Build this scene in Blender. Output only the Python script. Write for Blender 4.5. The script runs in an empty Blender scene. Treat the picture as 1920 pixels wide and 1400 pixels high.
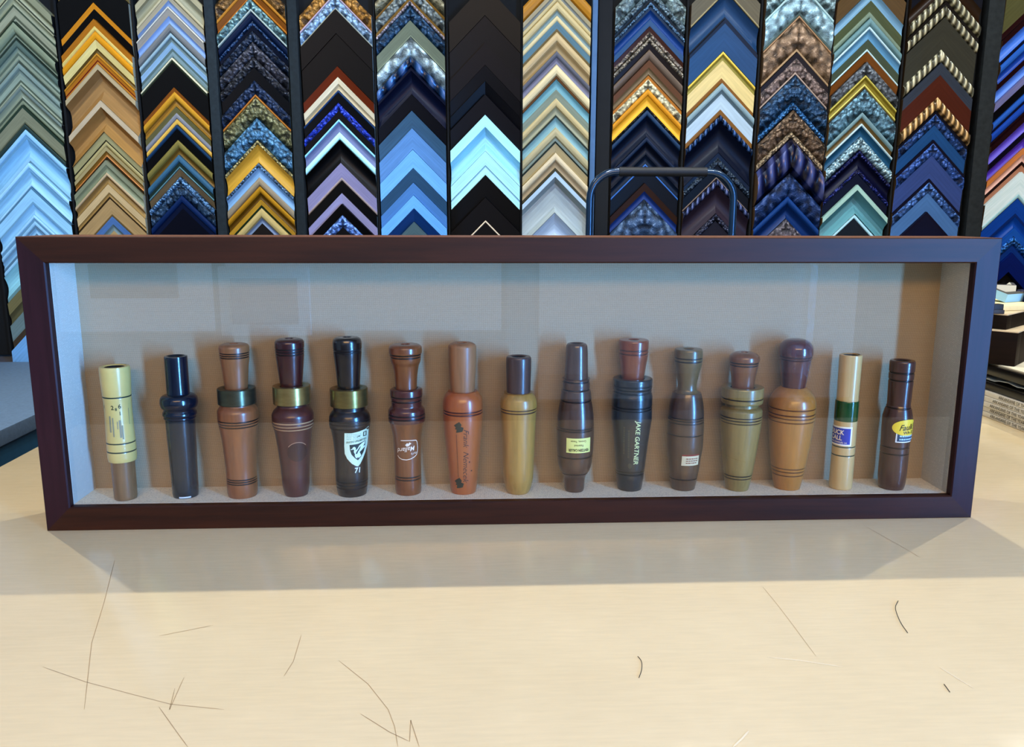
import bpy, bmesh, math, random
import numpy as np
from mathutils import Vector, Matrix

random.seed(7)
SC = bpy.context.scene
COL = SC.collection
SC.view_settings.view_transform = 'Standard'
SC.view_settings.look = 'Medium High Contrast'
SC.view_settings.exposure = -0.28

# ------------------------------------------------------------------ camera
CAM = np.array([-0.04577, -0.77930, 0.30289])
YAW, PITCH, ROLL, F = 0.046776, 0.190203, 0.0027, 1553.0
FRAME_W, FRAME_H, MEMBER, DEPTH = 0.92, 0.28158, 0.02386, 0.0573


def cam_axes():
    cy, sy, cp, sp = math.cos(YAW), math.sin(YAW), math.cos(PITCH), math.sin(PITCH)
    f = np.array([sy * cp, cy * cp, -sp])
    r = np.array([cy, -sy, 0.0])
    u = np.cross(r, f)
    c, s = math.cos(ROLL), math.sin(ROLL)
    return c * r + s * u, -s * r + c * u, f


CR, CU, CF = cam_axes()
cd = bpy.data.cameras.new('camera')
cam = bpy.data.objects.new('camera', cd)
COL.objects.link(cam)
cd.sensor_fit = 'HORIZONTAL'
cd.sensor_width = 36.0
cd.lens = F / 1920 * 36
cd.clip_start = 0.01
m = Matrix.Identity(4)
for i, v in enumerate((CR, CU, -CF)):
    for k in range(3):
        m[k][i] = v[k]
for k in range(3):
    m[k][3] = CAM[k]
cam.matrix_world = m
SC.camera = cam


def ray(u, v):
    return CR * (u - 960) / F + CU * (700 - v) / F + CF


def on_z(u, v, z):
    d = ray(u, v)
    return CAM + d * ((z - CAM[2]) / d[2])


def on_y(u, v, y):
    d = ray(u, v)
    return CAM + d * ((y - CAM[1]) / d[1])


# the sample wall stands square to the camera heading, 2.2 m away
WALL_T = 2.2
WN = np.array([math.sin(YAW), math.cos(YAW), 0.0])
WR = np.array([math.cos(YAW), -math.sin(YAW), 0.0])
WO = np.array([CAM[0], CAM[1], 0.0]) + WN * WALL_T


def on_wall(u, v, back=0.0):
    d = ray(u, v)
    t = (WALL_T + back) / d.dot(WN)
    p = CAM + d * t
    return (p - WO).dot(WR), p[2]


def wall_pt(x, depth, z):
    p = WO + WR * x - WN * depth
    return Vector((p[0], p[1], z))


# ------------------------------------------------------------------ colour and materials
def lin(h, k=1.0):
    h = h.lstrip('#')
    o = []
    for i in (0, 2, 4):
        c = int(h[i:i + 2], 16) / 255
        c = c / 12.92 if c <= 0.04045 else ((c + 0.055) / 1.055) ** 2.4
        o.append(min(1.0, c * k))
    return (*o, 1.0)


MATS = {}


class N:
    def __init__(s, name):
        s.m = bpy.data.materials.new(name)
        s.m.use_nodes = True
        s.t = s.m.node_tree
        s.b = s.t.nodes['Principled BSDF']

    def n(s, typ, **kw):
        x = s.t.nodes.new(typ)
        for k, v in kw.items():
            if isinstance(k, str) and hasattr(x, k):
                setattr(x, k, v)
        return x

    def l(s, a, b):
        s.t.links.new(a, b)

    def coord(s, kind='Object', scale=(1, 1, 1), rot=(0, 0, 0)):
        tc = s.n('ShaderNodeTexCoord')
        mp = s.n('ShaderNodeMapping')
        mp.inputs['Scale'].default_value = scale
        mp.inputs['Rotation'].default_value = rot
        s.l(tc.outputs[kind], mp.inputs['Vector'])
        return mp.outputs['Vector']

    def noise(s, vec, scale, detail=3, rough=0.55, dist=0.0):
        x = s.n('ShaderNodeTexNoise')
        x.inputs['Scale'].default_value = scale
        x.inputs['Detail'].default_value = detail
        x.inputs['Roughness'].default_value = rough
        x.inputs['Distortion'].default_value = dist
        s.l(vec, x.inputs['Vector'])
        return x.outputs['Fac']

    def ramp(s, fac, stops):
        x = s.n('ShaderNodeValToRGB')
        e = x.color_ramp.elements
        while len(e) < len(stops):
            e.new(0.5)
        for i, (p, c) in enumerate(stops):
            e[i].position = p
            e[i].color = c
        s.l(fac, x.inputs['Fac'])
        return x.outputs['Color']

    def bump(s, h, strength=0.3, dist=0.001):
        x = s.n('ShaderNodeBump')
        x.inputs['Strength'].default_value = strength
        x.inputs['Distance'].default_value = dist
        s.l(h, x.inputs['Height'])
        s.l(x.outputs['Normal'], s.b.inputs['Normal'])

    def set(s, rough=0.5, metal=0.0, spec=0.5, coat=0.0):
        s.b.inputs['Roughness'].default_value = rough
        s.b.inputs['Metallic'].default_value = metal
        s.b.inputs['Specular IOR Level'].default_value = spec
        s.b.inputs['Coat Weight'].default_value = coat
        s.b.inputs['Coat Roughness'].default_value = 0.16


def plain(hexc, rough=0.5, metal=0.0, spec=0.5, coat=0.0, k=1.0, var=0.08, scale=40):
    key = ('plain', hexc, rough, metal, spec, coat, k)
    if key in MATS:
        return MATS[key]
    q = N('paint ' + hexc)
    c = lin(hexc, k)
    f = q.noise(q.coord(), scale, 3)
    lo = tuple(x * (1 - var) for x in c[:3]) + (1,)
    hi = tuple(min(1, x * (1 + var)) for x in c[:3]) + (1,)
    q.l(q.ramp(f, [(0.3, lo), (0.7, hi)]), q.b.inputs['Base Color'])
    q.set(rough, metal, spec, coat)
    MATS[key] = q.m
    return q.m


def wood(hexc, axis='z', rough=0.3, coat=0.35, contrast=0.35, scale=1.0, spec=0.5, k=1.0):
    key = ('wood', hexc, axis, rough, coat, contrast, scale, k)
    if key in MATS:
        return MATS[key]
    q = N('wood ' + hexc)
    s = {'z': (220, 220, 14), 'x': (9, 160, 160), 'y': (160, 9, 160)}[axis]
    s = tuple(v * scale for v in s)
    vec = q.coord('Object', s)
    f = q.noise(vec, 1.0, 4, 0.6, 0.4)
    f2 = q.noise(q.coord('Object', tuple(v * .22 for v in s)), 1.0, 2, 0.5, 0.8)
    mx = q.n('ShaderNodeMath', operation='ADD')
    q.l(f, mx.inputs[0])
    q.l(f2, mx.inputs[1])
    hf = q.n('ShaderNodeMath', operation='MULTIPLY')
    hf.inputs[1].default_value = 0.5
    q.l(mx.outputs[0], hf.inputs[0])
    c = lin(hexc, k)
    lo = tuple(x * (1 - contrast) for x in c[:3]) + (1,)
    hi = tuple(min(1, x * (1 + contrast * .8)) for x in c[:3]) + (1,)
    q.l(q.ramp(hf.outputs[0], [(0.36, lo), (0.5, c), (0.64, hi)]), q.b.inputs['Base Color'])
    q.bump(f, 0.08, 0.0004)
    q.set(rough + .05, 0, spec, min(1, coat * 1.5))
    q.b.inputs['Coat Roughness'].default_value = .2
    MATS[key] = q.m
    return q.m


def stripe_mat(hexc, typ):
    """finish of one moulding strip: smooth, ornate leaf work, beads or rope; pattern runs along the strip (UV)"""
    key = ('strip', hexc, typ)
    if key in MATS:
        return MATS[key]
    q = N('moulding ' + hexc)
    c = tuple(min(1, (v ** 1.22) * K_SAMPLE) for v in lin(hexc)[:3]) + (1,)
    dk = tuple(x * .22 for x in c[:3]) + (1,)
    hi = tuple(min(1, x * 1.9 + .06) for x in c[:3]) + (1,)
    if typ in 'oOb':
        uv = q.coord('UV')
        dn = q.n('ShaderNodeTexNoise')
        dn.inputs['Scale'].default_value = 70
        q.l(uv, dn.inputs['Vector'])
        mixv = q.n('ShaderNodeVectorMath', operation='MULTIPLY_ADD')
        mixv.inputs[1].default_value = (0.012, 0.012, 0)
        q.l(dn.outputs['Color'], mixv.inputs[0])
        q.l(uv, mixv.inputs[2])
        vo = q.n('ShaderNodeTexVoronoi', feature='SMOOTH_F1')
        vo.inputs['Scale'].default_value = {'o': 115, 'O': 62, 'b': 190}[typ]
        q.l(mixv.outputs[0] if typ in 'oO' else uv, vo.inputs['Vector'])
        inv = q.n('ShaderNodeMath', operation='SUBTRACT')
        inv.inputs[0].default_value = 0.9
        q.l(vo.outputs['Distance'], inv.inputs[1])
        nz = q.noise(uv, 320, 3, .6)
        ad = q.n('ShaderNodeMath', operation='MULTIPLY_ADD')
        ad.inputs[1].default_value = 0.35
        q.l(nz, ad.inputs[0])
        q.l(inv.outputs[0], ad.inputs[2])
        q.l(q.ramp(ad.outputs[0], [(0.45, dk), (0.72, c), (0.98, hi)]), q.b.inputs['Base Color'])
        q.bump(ad.outputs[0], 0.9, 0.006)
        q.set(0.3, 0.45, 0.6)
    elif typ in 'pq':
        uv = q.coord('UV', (1, 1, 1), (0, 0, math.radians(38)))
        w = q.n('ShaderNodeTexWave', wave_type='BANDS', bands_direction='X')
        w.inputs['Scale'].default_value = 22 if typ == 'p' else 9
        w.inputs['Distortion'].default_value = 0.6
        w.inputs['Detail'].default_value = 1
        q.l(uv, w.inputs['Vector'])
        q.l(q.ramp(w.outputs['Fac'], [(0.1, dk), (0.55, c), (0.95, hi)]), q.b.inputs['Base Color'])
        q.bump(w.outputs['Fac'], 0.8, 0.006)
        q.set(0.25, 0.2, 0.7)
    else:
        uv = q.coord('UV', (8, 190, 1))
        f = q.noise(uv, 1.0, 3, .6)
        lo = tuple(x * .82 for x in c[:3]) + (1,)
        hh = tuple(min(1, x * 1.12) for x in c[:3]) + (1,)
        q.l(q.ramp(f, [(0.3, lo), (0.7, hh)]), q.b.inputs['Base Color'])
        q.set(0.42, 0.0, 0.25)
    MATS[key] = q.m
    return q.m


K_SAMPLE = 1.12


def linen(hexc):
    key = ('linen', hexc)
    if key in MATS:
        return MATS[key]
    q = N('linen ' + hexc)
    c = lin(hexc)
    tc = q.coord('Object', (1, 1, 1))
    outs = []
    for d, wob in (('X', 0), ('Z', 1)):
        w = q.n('ShaderNodeTexWave', wave_type='BANDS', bands_direction=d)
        w.inputs['Scale'].default_value = 430
        w.inputs['Distortion'].default_value = 2.2
        w.inputs['Detail'].default_value = 2
        w.inputs['Detail Scale'].default_value = 1.5
        q.l(tc, w.inputs['Vector'])
        outs.append(w.outputs['Fac'])
    mu = q.n('ShaderNodeMath', operation='ADD')
    q.l(outs[0], mu.inputs[0])
    q.l(outs[1], mu.inputs[1])
    hf = q.n('ShaderNodeMath', operation='MULTIPLY')
    hf.inputs[1].default_value = .5
    q.l(mu.outputs[0], hf.inputs[0])
    nz = q.noise(q.coord('Object', (60, 60, 900)), 1.0, 2)
    m2 = q.n('ShaderNodeMath', operation='MULTIPLY_ADD')
    m2.inputs[1].default_value = .15
    q.l(nz, m2.inputs[0])
    q.l(hf.outputs[0], m2.inputs[2])
    lo = tuple(x * .62 for x in c[:3]) + (1,)
    hi = tuple(min(1, x * 1.3) for x in c[:3]) + (1,)
    q.l(q.ramp(m2.outputs[0], [(0.2, lo), (0.85, hi)]), q.b.inputs['Base Color'])
    q.bump(m2.outputs[0], 0.35, 0.0006)
    q.set(0.9, 0, 0.2)
    MATS[key] = q.m
    return q.m


def glass_mat(name, f0=.075):
    q = N(name)
    t = q.t
    t.nodes.remove(q.b)
    out = [x for x in t.nodes if x.type == 'OUTPUT_MATERIAL'][0]
    tr = q.n('ShaderNodeBsdfTransparent')
    tr.inputs['Color'].default_value = (0.97, 0.985, 0.98, 1)
    gl = q.n('ShaderNodeBsdfGlossy')
    gl.inputs['Roughness'].default_value = 0.0
    lw = q.n('ShaderNodeLayerWeight')      # Schlick reflectance, the same from both sides of the sheet
    lw.inputs['Blend'].default_value = 0.5
    p5 = q.n('ShaderNodeMath', operation='POWER')
    p5.inputs[1].default_value = 5
    q.l(lw.outputs['Facing'], p5.inputs[0])
    fr = q.n('ShaderNodeMath', operation='MULTIPLY_ADD')
    fr.inputs[1].default_value = 1 - f0
    fr.inputs[2].default_value = f0
    q.l(p5.outputs[0], fr.inputs[0])
    mx = q.n('ShaderNodeMixShader')
    q.l(fr.outputs[0], mx.inputs['Fac'])
    q.l(tr.outputs[0], mx.inputs[1])
    q.l(gl.outputs[0], mx.inputs[2])
    q.l(mx.outputs[0], out.inputs['Surface'])
    return q.m


# ------------------------------------------------------------------ object helpers
def link_mesh(name, verts, faces, mats, parent=None, fmat=None, smooth=False, angle=40, uvs=None):
    me = bpy.data.meshes.new(name)
    me.from_pydata([tuple(v) for v in verts], [], faces)
    for mt in (mats if isinstance(mats, (list, tuple)) else [mats]):
        me.materials.append(mt)
    if fmat is not None:
        for p, i in zip(me.polygons, fmat):
            p.material_index = i
    if uvs is not None:
        ul = me.uv_layers.new(name='UVMap')
        for lp in me.loops:
            ul.data[lp.index].uv = uvs[lp.vertex_index]
    me.validate()
    me.update()
    if smooth:
        me.shade_smooth()
        me.set_sharp_from_angle(angle=math.radians(angle))
    o = bpy.data.objects.new(name, me)
    COL.objects.link(o)
    if parent:
        o.parent = parent
    return o


def tag(o, label=None, cat=None, group=None, kind=None):
    if label:
        o['label'] = label
    if cat:
        o['category'] = cat
    if group:
        o['group'] = group
    if kind:
        o['kind'] = kind
    return o


def empty(name, loc, label=None, cat=None, group=None, rz=0):
    o = bpy.data.objects.new(name, None)
    COL.objects.link(o)
    o.location = loc
    o.rotation_euler = (0, 0, rz)
    o.empty_display_size = 0.05
    return tag(o, label, cat, group)


def box_vf(x0, x1, y0, y1, z0, z1):
    v = [(x, y, z) for z in (z0, z1) for y in (y0, y1) for x in (x0, x1)]
    f = [(0, 2, 3, 1), (4, 5, 7, 6), (0, 1, 5, 4), (2, 6, 7, 3), (0, 4, 6, 2), (1, 3, 7, 5)]
    return v, f


def box(name, x0, x1, y0, y1, z0, z1, mat, parent=None, bevel=0.0):
    v, f = box_vf(x0, x1, y0, y1, z0, z1)
    o = link_mesh(name, v, f, mat, parent)
    if bevel:
        bm = bmesh.new()
        bm.from_mesh(o.data)
        bmesh.ops.bevel(bm, geom=bm.edges[:], offset=bevel, segments=2, affect='EDGES', profile=0.6)
        bm.to_mesh(o.data)
        bm.free()
        o.data.shade_smooth()
        o.data.set_sharp_from_angle(angle=math.radians(50))
    return o


def tube(name, pts, r, mat, parent=None, seg=14, closed_caps=True):
    pts = [Vector(p) for p in pts]
    verts, faces = [], []
    prev = None
    for i, p in enumerate(pts):
        d = (pts[min(i + 1, len(pts) - 1)] - pts[max(i - 1, 0)]).normalized()
        if prev is None:
            a = d.orthogonal().normalized()
        else:
            a = (prev - d * prev.dot(d)).normalized()
        prev = a
        b = d.cross(a)
        rr = r[i] if isinstance(r, (list, tuple)) else r
        for k in range(seg):
            t = 2 * math.pi * k / seg
            verts.append(p + (a * math.cos(t) + b * math.sin(t)) * rr)
    for i in range(len(pts) - 1):
        for k in range(seg):
            k2 = (k + 1) % seg
            faces.append((i * seg + k, i * seg + k2, (i + 1) * seg + k2, (i + 1) * seg + k))
    if closed_caps:
        faces.append(tuple(range(seg))[::-1])
        faces.append(tuple((len(pts) - 1) * seg + k for k in range(seg)))
    return link_mesh(name, verts, faces, mat, parent, smooth=True)


# ------------------------------------------------------------------ room
FLOOR_Z = -0.92
X0, X1, YF, CEIL = -3.6, 2.2, -3.6, 2.1


def panel_wall(name, openings, axis, at, lo, hi, mat):
    """wall 0.1 m thick with rectangular openings; axis 'x' runs along x at y = at, axis 'y' along y at x = at"""
    xs = sorted({lo, hi} | {v for o in openings for v in o[:2]})
    zs = sorted({FLOOR_Z, CEIL} | {v for o in openings for v in o[2:]})
    vv, ff = [], []
    for i in range(len(xs) - 1):
        for j in range(len(zs) - 1):
            cx, cz = (xs[i] + xs[i + 1]) / 2, (zs[j] + zs[j + 1]) / 2
            if any(p < cx < q and c_ < cz < d for p, q, c_, d in openings):
                continue
            if axis == 'x':
                v, f = box_vf(xs[i], xs[i + 1], at - 0.1, at, zs[j], zs[j + 1])
            else:
                v, f = box_vf(at, at + .1, xs[i], xs[i + 1], zs[j], zs[j + 1])
            ff += [tuple(len(vv) + q for q in g) for g in f]
            vv += v
    link_mesh(name, vv, ff, mat)['kind'] = 'structure'


box('floor', X0, X1, YF, 2.4, FLOOR_Z - 0.05, FLOOR_Z, plain('#4a4038', 0.6, scale=5), None)['kind'] = 'structure'
box('ceiling', X0, X1, YF, 2.4, CEIL, CEIL + 0.05, plain('#d8d2c8', 0.9), None)['kind'] = 'structure'
box('wall_left', X0 - 0.1, X0, YF, 2.4, FLOOR_Z, CEIL, plain('#b8a88e', 0.9), None)['kind'] = 'structure'
wb = box('wall_back', -4.2, 3.2, 0.06, 0.16, FLOOR_Z, CEIL, plain('#7d8792', 0.9), None)
wb.location = (WO[0], WO[1], 0)
wb.rotation_euler = (0, 0, -YAW)
wb['kind'] = 'structure'
# shop front behind the photographer, and a tall window in the right-hand wall
SHOP = (-2.9, 0.13, -0.37, 1.55)
SHOP2 = (0.28, 2.1, -0.76, 1.55)
SIDE = (-2.78, -2.30, -0.86, 1.30)
panel_wall('wall_front', [SHOP, SHOP2], 'x', YF, X0, X1, plain('#55504a', 0.8))
panel_wall('wall_right', [SIDE], 'y', X1, YF, 2.4, plain('#8a7452', 0.9))
pane_m = glass_mat('window glass', .06)
frm_m = plain('#2a2c30', 0.4)


def window(i, o, axis, at, n):
    a, b, c, d = o
    T = (lambda p, q, r, s_, t0, t1: box_vf(p, q, at - t1, at - t0, r, s_)) if axis == 'x' else (lambda p, q, r, s_, t0, t1: box_vf(at + t0, at + t1, p, q, r, s_))
    w = link_mesh('window_%d' % i, *T(a, b, c, d, .055, .06), pane_m)
    w['kind'] = 'structure'
    bars = [(a + (b - a) * k / n - 0.025, a + (b - a) * k / n + 0.025, c, d) for k in range(n + 1)]
    bars += [(a, b, c - 0.02, c + 0.05), (a, b, d - 0.05, d + 0.02)]
    fv, fc = [], []
    for (p, q, r_, s_) in bars:
        v, f = T(p, q, r_, s_, .02, .09)
        fc += [tuple(len(fv) + t for t in g) for g in f]
        fv += v
    link_mesh('window_frame', fv, fc, frm_m, w)


window(1, SHOP, 'x', YF, 2)
window(2, SHOP2, 'x', YF, 1)
window(3, SIDE, 'y', X1, 1)

# ------------------------------------------------------------------ counter
ct = empty('service_counter', (0.3, 0.1, FLOOR_Z), 'cream laminate shop counter under the shadow box, scratched worktop', 'counter')


def counter_mat():
    q = N('cream laminate')
    c = lin('#e8d4aa')
    v = q.coord('Object')
    f1 = q.noise(v, 9, 4, .6)
    f2 = q.noise(q.coord('Object', (30, 300, 1)), 1, 3, .6)
    ad = q.n('ShaderNodeMath', operation='ADD')
    q.l(f1, ad.inputs[0])
    q.l(f2, ad.inputs[1])
    hf = q.n('ShaderNodeMath', operation='MULTIPLY')
    hf.inputs[1].default_value = .5
    q.l(ad.outputs[0], hf.inputs[0])
    q.l(q.ramp(hf.outputs[0], [(0.3, tuple(x * .93 for x in c[:3]) + (1,)), (0.7, tuple(min(1, x * 1.05) for x in c[:3]) + (1,))]), q.b.inputs['Base Color'])
    sc = q.noise(v, 60, 4, .7)
    q.l(q.ramp(sc, [(0.3, (.12, .12, .12, 1)), (0.75, (.2, .2, .2, 1))]), q.b.inputs['Roughness'])
    q.set(0.36, 0, 0.45)
    q.l(q.ramp(sc, [(0.3, (.12, .12, .12, 1)), (0.75, (.2, .2, .2, 1))]), q.b.inputs['Roughness'])
    return q.m


def local(o, parent):
    """child built in world coordinates under an unrotated empty"""
    o.parent = parent
    o.matrix_parent_inverse = Matrix.Translation(-Vector(parent.location))
    return o


TX0, TX1, TY0, TY1 = -0.622, 1.75, -0.405, 0.78
local(box('worktop', TX0, TX1, TY0, TY1, -0.035, 0.0, counter_mat(), None, 0.002), ct)
local(box('body', TX0 + 0.03, TX1 - 0.03, TY0 + 0.04, TY1 - 0.04, FLOOR_Z + 0.08, -0.035, plain('#5d4a38', 0.5), None), ct)
local(box('plinth', TX0 + 0.06, TX1 - 0.06, TY0 + 0.1, TY1 - 0.08, FLOOR_Z, FLOOR_Z + 0.08, plain('#2a2420', 0.7), None), ct)
scr_m = plain('#b49a76', 0.5)
scr_w = plain('#f6e8c8', 0.4)


def scratch(px, wid=0.0004, mat=scr_m):
    pts = [on_z(u, v, 0.0) for u, v in px]
    # smooth a little
    out = []
    for i in range(len(pts) - 1):
        for t in (0, .25, .5, .75):
            out.append(pts[i] * (1 - t) + pts[i + 1] * t)
    out.append(pts[-1])
    V, Fc = [], []
    for i, p in enumerate(out):
        d = out[min(i + 1, len(out) - 1)] - out[max(i - 1, 0)]
        nrm = np.array([-d[1], d[0], 0])
        nrm = nrm / (np.linalg.norm(nrm) + 1e-9)
        w = wid * (0.35 if i in (0, len(out) - 1) else 1) * .5
        V += [p + nrm * w + np.array([0, 0, .00015]), p - nrm * w + np.array([0, 0, .00015])]
    for i in range(len(out) - 1):
        Fc.append((2 * i, 2 * i + 1, 2 * i + 3, 2 * i + 2))
    local(link_mesh('scratch', V, Fc, mat), ct)


scratch([(215, 1050), (195, 1130), (172, 1205), (158, 1330)])
scratch([(80, 1250), (160, 1278), (250, 1302), (320, 1320), (420, 1330)])
scratch([(298, 1325), (330, 1370), (352, 1400)])
scratch([(635, 1238), (690, 1282), (728, 1330), (740, 1362), (746, 1400)])
scratch([(676, 1338), (730, 1372), (768, 1390), (770, 1350), (786, 1400)], 0.0005)
scratch([(298, 1192), (350, 1182), (400, 1172)])
scratch([(565, 1190), (550, 1240), (532, 1268)])
scratch([(345, 1270), (318, 1330), (328, 1290)])
scratch([(1430, 1100), (1455, 1130), (1478, 1160), (1530, 1230)], .0003)
scratch([(1620, 985), (1700, 1030), (1725, 1045)], .0003)
scratch([(1375, 1400), (1392, 1384), (1404, 1370)], 0.0012, scr_w)
scratch([(1440, 1232), (1500, 1238), (1580, 1250)], 0.0010, scr_w)
scratch([(1760, 1250), (1800, 1275), (1825, 1290)], 0.0007, scr_w)


def hair(px, label):
    pts = [Vector(on_z(u, v, 0.0004)) for u, v in px]
    P = []
    n = len(pts)
    for i in range(n - 1):
        p0, p1, p2, p3 = pts[max(i - 1, 0)], pts[i], pts[i + 1], pts[min(i + 2, n - 1)]
        for k in range(5):
            t = k / 5
            P.append(0.5 * ((2 * p1) + (p2 - p0) * t + (2 * p0 - 5 * p1 + 4 * p2 - p3) * t * t + (3 * p1 - p0 - 3 * p2 + p3) * t ** 3))
    P.append(pts[-1])
    o = tube('loose_hair', P, 0.00022, plain('#3a2c20', 0.5), None, 6)
    tag(o, label, 'hair')


hair([(1196, 1230), (1203, 1240), (1203, 1255), (1198, 1270)], 'short dark curled hair lying on the bare counter below the shadow box middle')
hair([(1684, 1126), (1679, 1140), (1688, 1165), (1702, 1186)], 'long thin curved hair lying on the counter, toward the right')
hair([(1770, 1282), (1776, 1290), (1781, 1297)], 'short straight hair near the lower right corner of the counter')

# ------------------------------------------------------------------ shadow box
fw, fh, mb = FRAME_W, FRAME_H, MEMBER
SB = empty('shadow_box', (0, 0, 0), 'long dark walnut shadow box with linen lining standing on the counter', 'display case')
BACK = DEPTH
OUT_D = 0.075


def member(name, axis, sgn, mat):
    """mitred frame bar: face, lip, outer side"""
    hw, m_ = fw / 2, mb
    prof = [(0, 0.0008), (0.0008, 0), (m_ - 0.0012, 0), (m_, 0.0012), (m_, 0.008), (m_ - 0.004, 0.008), (m_ - 0.004, OUT_D), (0, OUT_D)]
    V, Fc = [], []
    for e in (0, 1):
        for (s, y) in prof:
            if axis == 'h':
                x = (-hw + s) if e == 0 else (hw - s)
                z = s if sgn < 0 else fh - s
            else:
                z = s if e == 0 else fh - s
                x = -hw + s if sgn < 0 else hw - s
            V.append((x, y, z))
    n = len(prof)
    for i in range(n):
        j = (i + 1) % n
        Fc.append((i, j, n + j, n + i))
    return link_mesh(name, V, Fc, [mat, LIT_SIDE_WOOD], SB, [1 if i == n - 1 else 0 for i in range(n)])


LIT_SIDE_WOOD = wood('#8a5a3a', 'x', .4, 0.0, .3, 1.0, .3)  # glare on the walnut's outer faces, painted in as a lighter wood
wal_h = wood('#3a1a09', 'x', 0.42, 0.0, 0.4, 1.0, .35)
wal_v = wood('#301418', 'z', 0.42, 0.0, 0.35, 0.8, .35)
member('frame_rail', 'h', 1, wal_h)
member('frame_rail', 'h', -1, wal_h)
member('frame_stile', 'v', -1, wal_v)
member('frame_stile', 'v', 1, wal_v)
for o in SB.children:
    bm = bmesh.new()
    bm.from_mesh(o.data)
    bmesh.ops.recalc_face_normals(bm, faces=bm.faces[:])
    bm.to_mesh(o.data)
    bm.free()
il, ir, ib, it_ = -fw / 2 + mb, fw / 2 - mb, mb, fh - mb
LIN = linen('#a8957a')
LIN2 = linen('#e4ddd0')
g = link_mesh('glass_pane', [(il - .003, .009, ib - .003), (ir + .003, .009, ib - .003), (ir + .003, .009, it_ + .003), (il - .003, .009, it_ + .003)], [(0, 1, 2, 3)], glass_mat('picture glass', .075), SB)
link_mesh('backing', *box_vf(il - .003, ir + .003, BACK, BACK + .006, ib - .003, it_ + .003), LIN, SB)
LT = 0.0028
link_mesh('side_liner', *box_vf(il - LT, il, .0095, BACK, ib - .002, it_ + .002), LIN2, SB)
link_mesh('side_liner', *box_vf(ir, ir + LT, .0095, BACK, ib - .002, it_ + .002), LIN2, SB)
link_mesh('floor_liner', *box_vf(il, ir, .0095, BACK, ib - LT, ib), linen('#e2d6be'), SB)
link_mesh('top_liner', *box_vf(il, ir, .0095, BACK, it_, it_ + LT), LIN2, SB)
FLOORZ = ib

# ------------------------------------------------------------------ duck calls
def pchip(xs, ys, xq):
    xs, ys = np.array(xs, float), np.array(ys, float)
    h = np.diff(xs)
    dl = np.diff(ys) / h
    d = np.zeros(len(xs))
    for i in range(1, len(xs) - 1):
        if dl[i - 1] * dl[i] > 0:
            w1, w2 = 2 * h[i] + h[i - 1], h[i] + 2 * h[i - 1]
            d[i] = (w1 + w2) / (w1 / dl[i - 1] + w2 / dl[i])
    d[0], d[-1] = dl[0], dl[-1]
    out = []
    for x in xq:
        i = int(min(max(np.searchsorted(xs, x) - 1, 0), len(h) - 1))
        t = (x - xs[i]) / h[i]
        out.append((1 + 2 * t) * (1 - t) ** 2 * ys[i] + t * (1 - t) ** 2 * h[i] * d[i] + t * t * (3 - 2 * t) * ys[i + 1] + t * t * (t - 1) * h[i] * d[i + 1])
    return np.array(out)


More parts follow.
